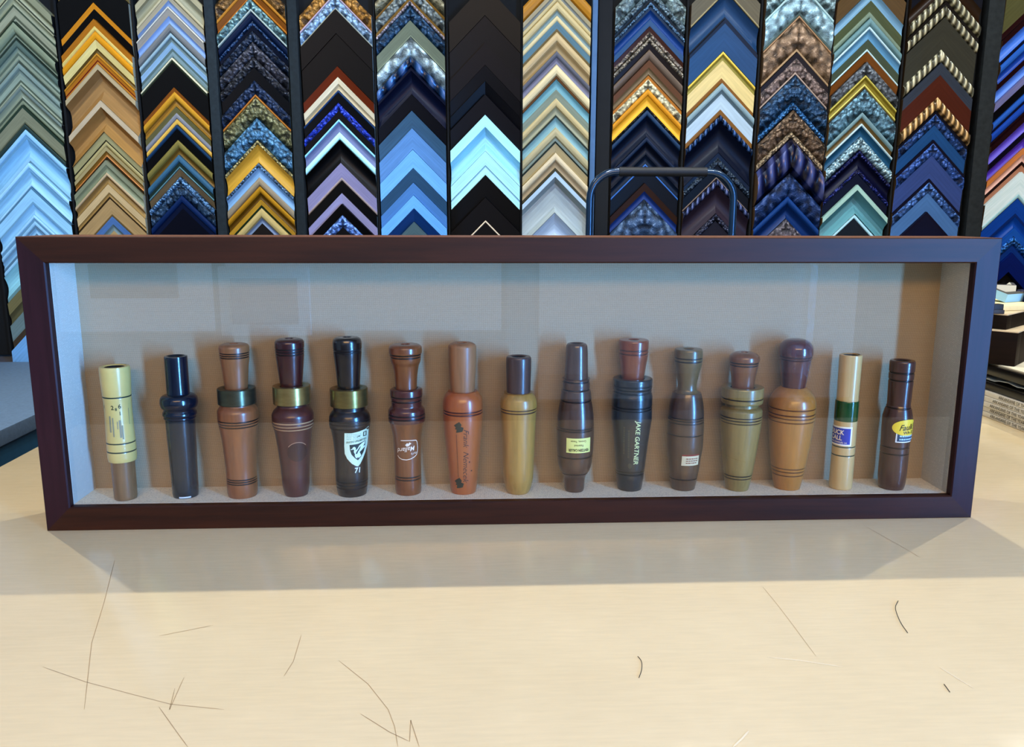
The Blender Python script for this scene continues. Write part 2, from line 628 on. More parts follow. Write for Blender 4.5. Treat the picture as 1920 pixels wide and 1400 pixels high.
class Call:
    def __init__(s, label, top, bottom, rbot, rmax):
        (tx, ty), (bx, by) = top, bottom
        s.ax0, s.ay0, s.ax1, s.ay1 = tx, ty, bx, by
        pf = on_z(bx, by, FLOORZ)
        sc = (pf[1] - CAM[1]) / F * 1.02
        y = pf[1] + rbot * sc
        y = min(max(y, 0.0105 + rmax * sc), BACK - rmax * sc - 0.0005)
        d = ray(bx, by)
        s.y = y
        base = on_y(bx, by, y)
        s.x = on_y((tx + bx) / 2, (ty + by) / 2, y)[0]
        s.scale = np.dot(np.array([s.x, y, .13]) - CAM, CF) / F
        s.zoff = FLOORZ + 0.0003 - on_y(bx, by, y)[2]
        s.phi0 = math.atan2(CAM[0] - s.x, y - CAM[1])
        s.t = empty('duck_call', (s.x, y, FLOORZ + .0003), label, 'duck call', 'duck calls standing in the shadow box')
        s.prof = []

    def axpx(s, y):
        return s.ax0 + (s.ax1 - s.ax0) * (y - s.ay0) / (s.ay1 - s.ay0)

    def z(s, ypx):
        # height above the call's base
        full = on_y(s.ax0, s.ay0, s.y)[2] - on_y(s.ax1, s.ay1, s.y)[2]
        zz = on_y(s.axpx(ypx), ypx, s.y)[2] - on_y(s.ax1, s.ay1, s.y)[2]
        return max(0.0, zz)

    def lathe(s, name, pts, mat, rings=(), ring_mat=None, hole=0.0, hole_mat=None, ringw=1.6, ringd=0.9, smooth=True, seg=56, parent=None):
        """pts: (y px, half width px) from top to bottom"""
        pts = sorted(pts)
        ys = [p[0] for p in pts]
        for i in range(1, len(ys)):
            if ys[i] <= ys[i - 1]:
                ys[i] = ys[i - 1] + 0.25
        q = list(np.arange(ys[0], ys[-1], 1.6)) + [ys[-1]] + ys
        for r in rings:
            q += [r - ringw, r - ringw * .55, r + ringw * .55, r + ringw]
        q = sorted(set(round(float(v), 3) for v in q if ys[0] <= v <= ys[-1]))
        w = pchip(ys, [p[1] for p in pts], q)
        rows, fm = [], []
        for v, ww in zip(q, w):
            ring = any(abs(v - r) < ringw * .8 for r in rings)
            rows.append((s.z(v), max(0.2, ww - (ringd if ring else 0)) * s.scale, 1 if ring else 0))
        s.prof += [(a, b) for a, b, c in rows]
        prof = list(rows)
        top = []
        if hole > 0:
            zt, rt, _ = rows[0]
            top = [(zt - .010, hole * s.scale * .9, 2), (zt - .0008, hole * s.scale, 2), (zt + 0.0002, hole * s.scale * 1.18, 0), (zt + .0003, rt * .8, 0)]
        prof = top + prof
        V, Fc, fm = [], [], []
        for (zz, rr, k) in prof:
            for j in range(seg):
                a = 2 * math.pi * j / seg
                V.append((rr * math.sin(a), -rr * math.cos(a), zz))
        for i in range(len(prof) - 1):
            mi = 1 if (prof[i][2] == 1 and prof[i + 1][2] == 1) else (2 if prof[i][2] == 2 and prof[i + 1][2] == 2 else 0)
            for j in range(seg):
                j2 = (j + 1) % seg
                Fc.append((i * seg + j, (i + 1) * seg + j, (i + 1) * seg + j2, i * seg + j2))
                fm.append(mi)
        Fc.append(tuple(range(seg)))
        fm.append(2 if hole > 0 else 0)
        b0 = (len(prof) - 1) * seg
        Fc.append(tuple(b0 + j for j in range(seg))[::-1])
        fm.append(0)
        hm = hole_mat or plain('#14100c', 0.7)
        return link_mesh(name, V, Fc, [mat, ring_mat or mat, hm], parent or s.t, fm, True, 38)

    def radius(s, z):
        zz = sorted(s.prof)
        return float(np.interp(z, [a for a, b in zz], [b for a, b in zz]))

    def wrap(s, name, bm, mat, cx, cy, layer=1, parent=None, flat=False):
        """bm: flat artwork in px, x right and y up, about the pixel (cx, cy) of the photograph"""
        xsv = [v.co.x for v in bm.verts]
        if not xsv:
            return None
        lo, hi = min(xsv), max(xsv)
        x = lo + 3
        while x < hi:
            bmesh.ops.bisect_plane(bm, geom=bm.verts[:] + bm.edges[:] + bm.faces[:], plane_co=(x, 0, 0), plane_no=(1, 0, 0))
            x += 3
        r0 = s.radius(s.z(cy)) / s.scale
        off = max(-.98, min(.98, (cx - s.axpx(cy)) / r0))
        ph = s.phi0 + math.asin(off)
        V = []
        for v in bm.verts:
            z = s.z(cy - v.co.y)
            r = s.radius(z) + 0.00022 * layer
            if flat:      # artwork drawn as it looks from the front
                a = s.phi0 + math.asin(max(-.985, min(.985, (cx + v.co.x - s.axpx(cy - v.co.y)) * s.scale / r)))
            else:
                a = ph + v.co.x * s.scale / r
            V.append((r * math.sin(a), -r * math.cos(a), z))
        idx = {v: i for i, v in enumerate(bm.verts)}
        Fc = [tuple(idx[v] for v in f.verts) for f in bm.faces]
        o = link_mesh(name, V, Fc, mat, parent or s.t)
        bm.free()
        return o


def poly_bm(polys):
    bm = bmesh.new()
    for P in polys:
        vs = [bm.verts.new((x, y, 0)) for x, y in P]
        f = bm.faces.new(vs)
        bmesh.ops.triangulate(bm, faces=[f])
    return bm


def rect(x0, x1, y0, y1):
    return [(x0, y0), (x1, y0), (x1, y1), (x0, y1)]


def line_poly(pts, w):
    out = []
    for (a, b), (c, d) in zip(pts[:-1], pts[1:]):
        L = math.hypot(c - a, d - b) or 1
        nx, ny = -(d - b) / L * w / 2, (c - a) / L * w / 2
        ex, ey = (c - a) / L * w * .4, (d - b) / L * w * .4
        out.append([(a + nx - ex, b + ny - ey), (a - nx - ex, b - ny - ey), (c - nx + ex, d - ny + ey), (c + nx + ex, d + ny + ey)])
    return out


def text_bm(body, size, rot=0, shear=0.0, align='CENTER', spacing=1.0, xs=1.0, bold=0.0):
    cu = bpy.data.curves.new('lettering', 'FONT')
    cu.body = body
    cu.size = size
    cu.shear = shear
    cu.align_x = align
    cu.align_y = 'CENTER'
    cu.space_character = spacing
    cu.resolution_u = 3
    cu.offset = bold
    ob = bpy.data.objects.new('lettering', cu)
    COL.objects.link(ob)
    dg = bpy.context.evaluated_depsgraph_get()
    dg.update()
    me = bpy.data.meshes.new_from_object(ob.evaluated_get(dg))
    bm = bmesh.new()
    bm.from_mesh(me)
    bpy.data.objects.remove(ob)
    bpy.data.meshes.remove(me)
    bpy.data.curves.remove(cu)
    c, s_ = math.cos(math.radians(rot)), math.sin(math.radians(rot))
    for v in bm.verts:
        x, y = v.co.x * xs, v.co.y
        v.co = (x * c - y * s_, x * s_ + y * c, 0)
    return bm


def shift(bm, dx, dy):
    for v in bm.verts:
        v.co.x += dx
        v.co.y += dy
    return bm


DARKRING = plain('#1c120c', 0.4)
brass = None


def brass_mat(hexc):
    q = N('brass ' + hexc)
    c = lin(hexc)
    f = q.noise(q.coord('Object', (60, 60, 200)), 1.0, 3)
    q.l(q.ramp(f, [(0.3, tuple(x * .7 for x in c[:3]) + (1,)), (0.7, c)]), q.b.inputs['Base Color'])
    q.set(0.28, 0.85, 0.5)
    return q.m


# 1 cream call with green lines
c = Call('cream painted duck call with green lines and bare wood stem, leftmost in the shadow box', (215, 694), (237, 940), 20.5, 27)
cream = plain('#d3bb74', 0.3, coat=.3, k=.95)
green = plain('#26352a', 0.4)
c.lathe('barrel', [(694, 26), (700, 27), (745, 25.4), (772, 24.4), (810, 25), (833, 25.8), (862, 26), (869, 24.6)], cream, (749, 834, 850), green, hole=18, ringw=2.2, ringd=.3)
c.lathe('stem', [(866, 21.3), (905, 21), (936, 20.8), (940, 19.6)], wood('#7c5c3c', 'z', .3, .3))
dk = plain('#27301f', 0.6)
gy = plain('#8f8a70', 0.6)
for body, x, y, sz in (('2', 212, 767, 11), ('6', 224, 765, 11), ('8', 218, 770, 7), ('1', 225, 778, 9), ('1', 199, 766, 8)):
    c.wrap('lettering', text_bm(body, sz, 0, 0, bold=.15), dk, x, y, 1)
for x, y0, y1, w in ((209, 782, 812, 3.2), (214, 785, 820, 2.4), (226, 790, 822, 3.6), (221, 792, 806, 1.5), (230, 800, 825, 2.5), (240, 770, 800, 1)):
    c.wrap('smudge', poly_bm([rect(-w / 2, w / 2, -(y1 - y0) / 2, (y1 - y0) / 2)]), gy, x, (y0 + y1) / 2, 1)

# 2 black call
c = Call('glossy blue-black duck call with ringed collar, second from left', (331, 676), (348, 936), 23.7, 34)
blk = plain('#0c1424', 0.22, coat=.6, var=.05)
blk2 = plain('#1c2026', 0.25, coat=.5, var=.05)
c.lathe('mouthpiece', [(676, 20.2), (678, 20.6), (720, 20.4), (750, 20.6)], blk, hole=14)
c.lathe('collar', [(746, 22), (749, 29), (754, 33), (762, 34), (769, 32.5), (775, 28.6), (777.5, 28.4), (780, 30.5), (784, 30.8), (787, 29), (788.5, 28.6), (790, 29), (793, 27)], blk)
c.lathe('barrel', [(791, 26.8), (840, 25.8), (900, 24.2), (930, 23.8), (936, 22.8)], blk2)
c.wrap('pale_lip', poly_bm([rect(-11, 11, -1.4, 1.4)]), plain('#cfd6dc', .4), 346, 933.5, 1)  # pale strip along the bottom edge of the barrel

# 3 walnut call, dull brass band
def banded(label, top, bot, stop, band, barrel, wstop, wbar, bmat, rs, rb, ringm=None, rbot=27, rmax=39, hole=7):
    c = Call(label, top, bot, rbot, rmax)
    c.lathe('mouthpiece', stop, wstop, rs, DARKRING, hole=hole)
    b0, b1, bw = band
    c.lathe('band', [(b0, bw - 1), (b0 + 1, bw), (b1 - 1, bw), (b1, bw - 1)], bmat, (), None, hole=21, hole_mat=plain('#191410', .6))
    c.lathe('barrel', barrel, wbar, rb, ringm or DARKRING)
    return c


banded('light walnut duck call with dull green-grey metal band, third from left', (441, 655), (454, 937),
       [(655, 21), (657, 25.5), (662, 27.4), (671, 27.3), (680, 26.6), (700, 24), (741, 20.6)], (737, 766, 35),
       [(764, 30), (769, 30.4), (771, 32), (776, 36), (780, 37.4), (795, 37.6), (806, 36), (838, 31.5), (870, 29.4), (890, 28.2), (912, 28.4), (930, 27.8), (937, 26.2)],
       wood('#8c5c38', 'z', .3, .3, .2), wood('#8a5430', 'z', .3, .35, .25), brass_mat('#6f6a54'), (671, 675, 679), (795, 800, 805, 903, 907, 911), rmax=38)
# 4
c = banded('dark reddish duck call with shiny brass band and oval medallion, fourth from left', (538, 644), (561, 934),
           [(644, 19), (646, 24), (651, 26.8), (664, 26.6), (690, 24.4), (739, 19.4)], (731, 764, 34.8),
           [(762, 27), (769, 27.4), (771, 29), (778, 35.5), (786, 38.6), (800, 38.4), (814, 35), (838, 31.6), (863, 29), (887, 26.8), (911, 25.6), (928, 23), (934, 21)],
           wood('#3f1210', 'z', .22, .6, .2), wood('#522820', 'z', .3, .4, .25), brass_mat('#b89c62'), (662, 667, 672), (796, 802, 808), plain('#b08a64', .4), rbot=21)
ov = [(20 * math.cos(a), 17.5 * math.sin(a)) for a in [2 * math.pi * k / 28 for k in range(28)]]
c.wrap('medallion', poly_bm([ov]), plain('#3f1d18', .35, coat=.3), 560, 849, 1)
c.wrap('medallion_rim', poly_bm(line_poly([(21 * math.cos(a), 18.5 * math.sin(a)) for a in [math.radians(d) for d in range(40, 150, 8)]], 1.0)), plain('#b89070', .4), 560, 849, 2)

# 5
c = banded('near-black duck call with brass band and white shield sticker, fifth from left', (650, 642), (662, 933),
           [(642, 21), (645, 25), (652, 26.6), (664, 26.4), (690, 24.2), (745, 19.8)], (736, 769, 35),
           [(767, 30), (776, 30.4), (779, 33), (785, 37), (795, 38.8), (805, 38.6), (814, 35.6), (838, 32), (863, 30.7), (899, 30.8), (925, 28.6), (933, 26.8)],
           wood('#1c0c08', 'z', .2, .7, .3), wood('#22110c', 'z', .24, .6, .3), brass_mat('#a08850'), (664, 668), (793, 799, 806, 905, 911, 917))
K = 60 / 764


def zpx(P, cx, cy, ox=640, oy=790, k=K):
    return [((ox + x * k - cx), -(oy + y * k - cy)) for x, y in P]


cxs, cys = 669, 838
sh_o = [(80, 280), (250, 285), (420, 260), (560, 230), (650, 195), (645, 450), (625, 650), (580, 800), (520, 930), (460, 1040), (405, 1095), (350, 1075), (250, 1010), (150, 900), (90, 780), (78, 600)]
sh_i = [(200, 570), (400, 560), (575, 515), (570, 650), (540, 760), (480, 870), (400, 950), (330, 890), (250, 800), (215, 700)]
duck = [(225, 675), (262, 660), (285, 625), (320, 618), (350, 650), (345, 700), (380, 680), (430, 600), (500, 550), (565, 525), (555, 590), (520, 640), (565, 625), (565, 660), (500, 710), (440, 760), (480, 850), (430, 890), (390, 880), (370, 900), (340, 870), (325, 830), (330, 800), (300, 740), (310, 690), (285, 680), (235, 690)]
wing = [(345, 780), (370, 735), (425, 660), (465, 612), (450, 670), (400, 745), (375, 800)]
shld = c.wrap('shield_sticker', poly_bm([zpx(sh_o, cxs, cys)]), plain('#d6e4c4', .4, var=.03), cxs, cys, 1, None, True)
c.wrap('emblem_ground', poly_bm([zpx(sh_i, cxs, cys)]), plain('#1d3030', .4), cxs, cys, 2, shld, True)
c.wrap('duck_emblem', poly_bm([zpx(duck, cxs, cys)]), plain('#d9ead6', .4), cxs, cys, 3, shld, True)
c.wrap('wing_mark', poly_bm([zpx(wing, cxs, cys)]), plain('#1d3030', .4), cxs, cys, 4, shld, True)
c.wrap('lettering', text_bm('DUCKS UNLIMITED', 5.0, 5, xs=.86, bold=.06), plain('#4d6a60', .5), 668.5, 828.5, 3, shld, True)
fine = []
for yy in (815.5, 818.5, 821.5, 824.5):
    x = 650
    while x < 676:
        L = random.uniform(2, 5)
        fine.append(rect(x - cxs, x + L - cxs, cys - yy, cys - yy + .7))
        x += L + 1
c.wrap('fine_print', poly_bm(fine), plain('#7fa094', .5), cxs, cys, 2, shld, True)
c.wrap('stamp_mark', poly_bm(line_poly([(-2.4, 3.6), (2.4, 4), (2.4, -4), (-2.4, -4), (-2.4, 3.6)], 1.3) + [rect(-12.5, -9, -3, -1.6), rect(-15, -12.5, -4, -3)]), plain('#1d3030', .5), 684, 817, 3, shld, True)
c.wrap('lettering', text_bm('71', 13, 0, .12, bold=.35), plain('#e6efe0', .4), 671, 883, 1)

# 6
c = Call('amber brown duck call with thin white drawn emblem, sixth from left', (760, 654), (766, 930), 24, 35.5)
am = wood('#7a431d', 'z', .24, .55, .25)
amd = wood('#54241a', 'z', .22, .6, .2)
c.lathe('mouthpiece', [(654, 24), (656, 28), (660, 30.5), (668, 30.6), (674, 29.2), (680, 28.6), (686, 27.4), (693, 24.6), (717, 21), (741, 19.8)], am, (672, 677), DARKRING, hole=8)
c.lathe('collar', [(736, 27), (738, 30), (748, 30.3), (756, 29), (764, 28.6), (768, 28.4), (771, 31), (776, 34.3), (790, 35), (797, 34.2)], amd, (750, 758, 783, 789), DARKRING, hole=20)
c.lathe('barrel', [(795, 33.9), (805, 31), (826, 27), (863, 25.4), (899, 25.2), (922, 25), (930, 23.6)], am, (897, 902), DARKRING)
wh = plain('#ecd9c2', .4)
oy, ox = 845, 764.5
KK = 80 / 1600
ol = [(540, 345), (800, 340), (1020, 350), (1130, 365), (1170, 420), (1190, 520), (1205, 650), (1190, 800), (1150, 900), (1050, 970), (900, 1030), (740, 1060), (560, 1045), (450, 1000), (380, 930)]
em = c.wrap('emblem_outline', poly_bm(line_poly([(725 + x * KK - ox, -(810 + y * KK - oy)) for x, y in ol], 1.3)), wh, ox, oy, 1)
c.wrap('lettering', text_bm('Mallard', 12, 188, .35, bold=.08, xs=.98), wh, 762, 843.5, 1)
c.wrap('lettering', text_bm("OLT'S", 4.5, 185, bold=.1), wh, 776, 851.5, 1)
c.wrap('duck_mark', poly_bm([[(-6, -1), (-2, 3), (0, 1), (2, 4), (6, 2), (1, -3), (-3, -4)]]), wh, 765.5, 834.5, 1)

# 7
c = Call('orange-brown duck call with leaf stamps and handwriting, seventh from left', (865, 651), (871, 928), 23.7, 38)
mp = wood('#996a44', 'z', .4, .1, .25)
org = wood('#a5592a', 'z', .3, .4, .12)
c.lathe('mouthpiece', [(651, 18.6), (654, 24), (658, 26), (670, 26), (717, 24.3), (746, 22)], mp, hole=8)
c.lathe('barrel', [(741, 27), (746, 32), (752, 35.2), (758, 36.8), (770, 37.7), (790, 37.3), (838, 33.4), (887, 28.5), (922, 24.8), (928, 23.4)], org, (775, 780), wood('#4e1d14', 'z', .3, .4), ringw=2.2, ringd=1.1, hole=23)
ink = plain('#4a2a22', .6)
c.wrap('lettering', text_bm('Frank  Nemecek', 14.5, -90, .4, xs=1.02), ink, 874, 853, 1)
leaf = []
for k in range(18):
    a = 2 * math.pi * k / 18
    rr = 10 - (k % 4) if k % 2 == 0 else 5.2
    leaf.append((rr * math.cos(a) * .95, rr * math.sin(a) * 1.1))
for (lx, ly) in ((860, 801), (862, 906)):
    c.wrap('leaf_stamp', poly_bm([leaf]), plain('#33301f', .6), lx, ly, 1)
c.wrap('ink_line', poly_bm([rect(-.4, .4, -40, 40)]), ink, 858.5, 854, 1)
c.wrap('ink_spot', poly_bm([rect(-1.2, 1.2, -1.4, 1.4)]), ink, 881, 866, 1)
c.wrap('ink_spot', poly_bm([rect(-1.4, 1.4, -1.2, 1.2)]), ink, 885, 883, 1)

# 8
c = Call('plain tan duck call without label, stopper narrow, eighth from left', (973, 675), (971, 928), 20, 35)
c.lathe('mouthpiece', [(675, 21.5), (678, 23.2), (690, 23.5), (717, 22.8), (746, 22.3)], wood('#523a30', 'z', .3, .3), hole=13)
c.lathe('barrel', [(742, 24), (746, 28), (754, 33), (766, 34.8), (780, 33.6), (814, 32), (863, 30.2), (900, 28.4), (918, 25), (925, 22), (928, 20)], wood('#a8803f', 'z', .32, .3, .25), (771, 776), wood('#4c3626', 'z', .3, .3), hole=23)

# 9
c = Call('torpedo-shaped dark walnut duck call with yellow sticker, ninth from left', (1084, 650), (1074, 924), 17.5, 36)
w9 = wood('#503424', 'z', .24, .45, .35)
c.lathe('mouthpiece', [(650, 16.5), (653, 19), (658, 20), (690, 21.4), (717, 22.4)], w9, hole=11)
c.lathe('barrel', [(715, 23.4), (717.5, 25), (725, 25.8), (733, 25.6), (737, 27.2), (748, 28.8), (758, 30), (766, 31.6), (790, 34.4), (815, 35.4), (838, 35), (862, 33.4), (875, 31.6), (886, 28), (891, 25), (896, 21.5), (899, 20.2), (912, 19.2), (920, 18.6), (924, 17.2)], w9, (720, 735, 755, 804, 808, 857, 889), plain('#1d120d', .3), ringw=1.7, ringd=1.1, hole=22)
lb = c.wrap('label_sticker', poly_bm([rect(-24.5, 24.5, -13.5, 13.5)]), plain('#e2dc80', .45, var=.03), 1085, 832.5, 1)
lk = plain('#2c3418', .5)
c.wrap('lettering', text_bm('YENTZEN CALLER', 6.4, 180, xs=.78, bold=.22), lk, 1085, 840.5, 2, lb)
c.wrap('lettering', text_bm('Patented', 5.6, 180, xs=.9), lk, 1084.5, 832, 2, lb)
c.wrap('lettering', text_bm('Groves, Texas', 5.4, 180, xs=.95), lk, 1084.5, 824.5, 2, lb)

# 10
c = Call('slate-black duck call with orange mouthpiece and pale vertical lettering, tenth from left', (1188, 645), (1180, 922), 23.5, 38.5)
c.lathe('mouthpiece', [(645, 26.4), (648, 27.8), (670, 27.2), (693, 23.9), (722, 20.2)], wood('#7a3a1c', 'z', .25, .5, .2), (663, 670), wood('#4a2012', 'z', .3, .3), hole=9)
s10 = wood('#2a2624', 'z', .26, .5, .25)
c.lathe('barrel', [(716, 35), (718, 36.8), (732, 36.8), (738, 35.9), (743, 36.4), (752, 38), (790, 38), (800, 37), (814, 35.2), (838, 32.4), (863, 29.9), (887, 27.5), (914, 24.4), (922, 22.6)], s10, (729, 735, 741, 767, 772, 886, 891), plain('#17140f', .3), hole=22)
pale = plain('#d6dc9c', .45)
c.wrap('lettering', text_bm('JAKE GARTNER', 12.6, -90, .18, xs=.94, bold=.18), pale, 1194, 829.5, 1)
fnt = plain('#4c4732', .5)
bars = []
for xx, a, b in ((-1, 806, 856), (-10, 800, 852)):
    y = a
    while y < b:
        L = random.uniform(2, 5)
        bars.append(rect(xx - 1.7, xx + 1.7, 829.5 - y - L * .75, 829.5 - y))
        y += L
c.wrap('fine_print', poly_bm(bars), fnt, 1180, 829.5, 1)
c.wrap('maker_mark', poly_bm([[(4 * math.cos(a), 5 * math.sin(a)) for a in [2 * math.pi * k / 12 for k in range(12)]]]), fnt, 1181, 873, 1)

# 11
c = Call('grey-brown duck call with small cream and red sticker low down, eleventh from left', (1292, 662), (1279, 921), 22.5, 35)
w11 = wood('#563c28', 'z', .26, .4, .3)
c.lathe('mouthpiece', [(662, 24.5), (665, 25.6), (684, 26.4), (693, 24.8), (705, 21.6), (717, 19.2), (730, 17.4), (737, 18), (745, 23)], wood('#66512f', 'z', .3, .35, .25), (678, 684), plain('#1d140c', .4), hole=9)
c.lathe('barrel', [(743, 26), (747, 27.4), (766, 31.6), (785, 33.4), (800, 34.2), (838, 34), (863, 31.2), (887, 28.5), (911, 24.4), (921, 22.2)], w11, (787, 791, 796, 818, 900), plain('#1d140e', .35))
lb = c.wrap('label_sticker', poly_bm([rect(-18, 18, -9, 9)]), plain('#d8c8a0', .45), 1295, 863, 1)
c.wrap('red_edge', poly_bm([rect(-18, 18, 9, 12)]), plain('#8c3a2c', .45), 1295, 863, 1, lb)
fp = []
for yy in (4, 0, -4):
    x = -10
    while x < 12:
        L = random.uniform(2, 5)
        fp.append(rect(x, x + L, yy - .8, yy + .8))
        x += L + 1
c.wrap('fine_print', poly_bm(fp), plain('#8a4434', .5), 1295, 863, 2, lb)

# 12
c = Call('olive-tan duck call with wide flat collar and brown mouthpiece, twelfth from left', (1396, 670), (1381, 924), 22, 39)
w12 = wood('#887240', 'z', .3, .35, .25)
c.lathe('mouthpiece', [(670, 17), (673, 23), (678, 27.4), (684, 28), (690, 26.8), (697, 25.8), (717, 22), (738, 20.2)], wood('#744526', 'z', .25, .45, .2), (688, 693), DARKRING, hole=6)
c.lathe('collar', [(734, 38), (736, 38.8), (760, 38.4), (763, 37.6)], w12, (754,), DARKRING, hole=22)
c.lathe('barrel', [(762, 30), (770, 30.4), (773, 35), (777, 38.4), (790, 38.6), (800, 37.8), (838, 34.2), (887, 28), (914, 23.6), (924, 21)], w12, (787, 792, 797, 896, 901), plain('#241a10', .4))

# 13
c = Call('honey-coloured duck call with round dark red mouthpiece, third from right', (1490, 647), (1477, 924), 24, 44)
c.lathe('mouthpiece', [(647, 8), (648.5, 16), (652, 23), (658, 28.4), (664, 30.9), (672, 31.4), (680, 30.6), (690, 28.2), (717, 24.4), (741, 21)], wood('#4c0e12', 'z', .16, .8, .15), (680, 685), plain('#2a0a0c', .3))
w13 = wood('#a8702f', 'z', .28, .45, .18)
c.lathe('barrel', [(737, 23), (740, 27), (746, 33.4), (752, 37.6), (759, 41), (770, 43.2), (780, 42.6), (783, 42.9), (790, 43), (800, 42), (838, 37.8), (875, 33), (900, 29), (918, 25.6), (924, 24)], w13, (774, 784, 790, 797, 884, 890, 897), plain('#5a3214', .4), ringw=1.6)

# 14
c = Call('slim pale wood duck call with green band and blue sticker, second from right', (1593, 672), (1577, 920), 21, 22)
p14 = wood('#c9a870', 'z', .3, .4, .1)
c.lathe('mouthpiece', [(672, 19.6), (674, 20.2), (710, 19.9), (758, 19.4)], p14, hole=15)
c.lathe('band', [(757, 20.6), (758, 21.2), (793, 21.2), (794, 20.8)], plain('#1c4a22', .15, coat=.8))
c.lathe('barrel', [(794, 20.7), (850, 20.9), (905, 21.2), (917, 21), (920, 19.6)], p14, (841, 857), plain('#2a3a24', .4), ringw=2.0, ringd=.3)
lb = c.wrap('label_sticker', poly_bm([rect(-25, 25, -17.5, 17.5)]), plain('#f0ead8', .4, var=.02), 1573, 820.5, 1)
c.wrap('label_ground', poly_bm([rect(-22, 22.4, -14.6, 14.6)]), plain('#22349c', .35, var=.04), 1573, 820.5, 2, lb)
c.wrap('lettering', text_bm('DUCK', 11.5, -2, xs=.92, bold=.3), wh, 1570, 813.5, 3, lb)
c.wrap('lettering', text_bm('CALL', 11.5, -2, xs=.92, bold=.3), wh, 1569, 824, 3, lb)
c.wrap('lettering', text_bm('LAKE CHARLES, LA', 4.2, -2, bold=.08), wh, 1571.5, 831.8, 3, lb)

# 15
c = Call('dark plum-brown duck call with yellow oval sticker, rightmost in the shadow box', (1687, 683), (1675, 920), 22, 27)
w15 = wood('#4c2c24', 'z', .24, .45, .25)
c.lathe('mouthpiece', [(683, 21), (686, 22.4), (705, 22.2), (740, 21.2), (768, 20.6)], w15, (705, 719), plain('#17100f', .3), ringw=2.2, hole=13)
c.lathe('barrel', [(766, 21), (769, 22), (778, 24.4), (792, 26.7), (838, 25.6), (887, 25.4), (912, 24), (920, 21.8)], w15, (842, 854, 770), plain('#1d1210', .3))
ov = [(30 * math.cos(a), 15 * math.sin(a)) for a in [2 * math.pi * k / 32 for k in range(32)]]
lb = c.wrap('label_sticker', poly_bm([[(-21, -27.5), (24, -27.5), (24, -10), (-21, -10)]]), plain('#e8ecec', .4, var=.02), 1700, 803, 1)
c.wrap('label_ground', poly_bm([rect(-18.8, 22, -25.5, -11)]), plain('#1f4868', .4), 1700, 803, 2, lb)
c.wrap('label_oval', poly_bm([ov]), plain('#f0d040', .4, var=.03), 1700, 803, 3, lb)
c.wrap('lettering', text_bm("Faulk's", 15, 4, .42, xs=.92, bold=.12), plain('#3a3a20', .5), 1700, 802.5, 4, lb)
c.wrap('lettering', text_bm('WA-33', 8, 3, xs=1.0, bold=.1), plain('#4a4428', .5), 1701, 812, 4, lb)
bars = []
for yy in (-15.5, -21.5):
    x = -15
    while x < 20:
        L = random.uniform(2.5, 4)
        bars.append(rect(x, x + L, yy - 1.4, yy + 1.4))
        x += L + .9
c.wrap('fine_print', poly_bm(bars), plain('#b8d8e0', .4), 1700, 803, 3, lb)

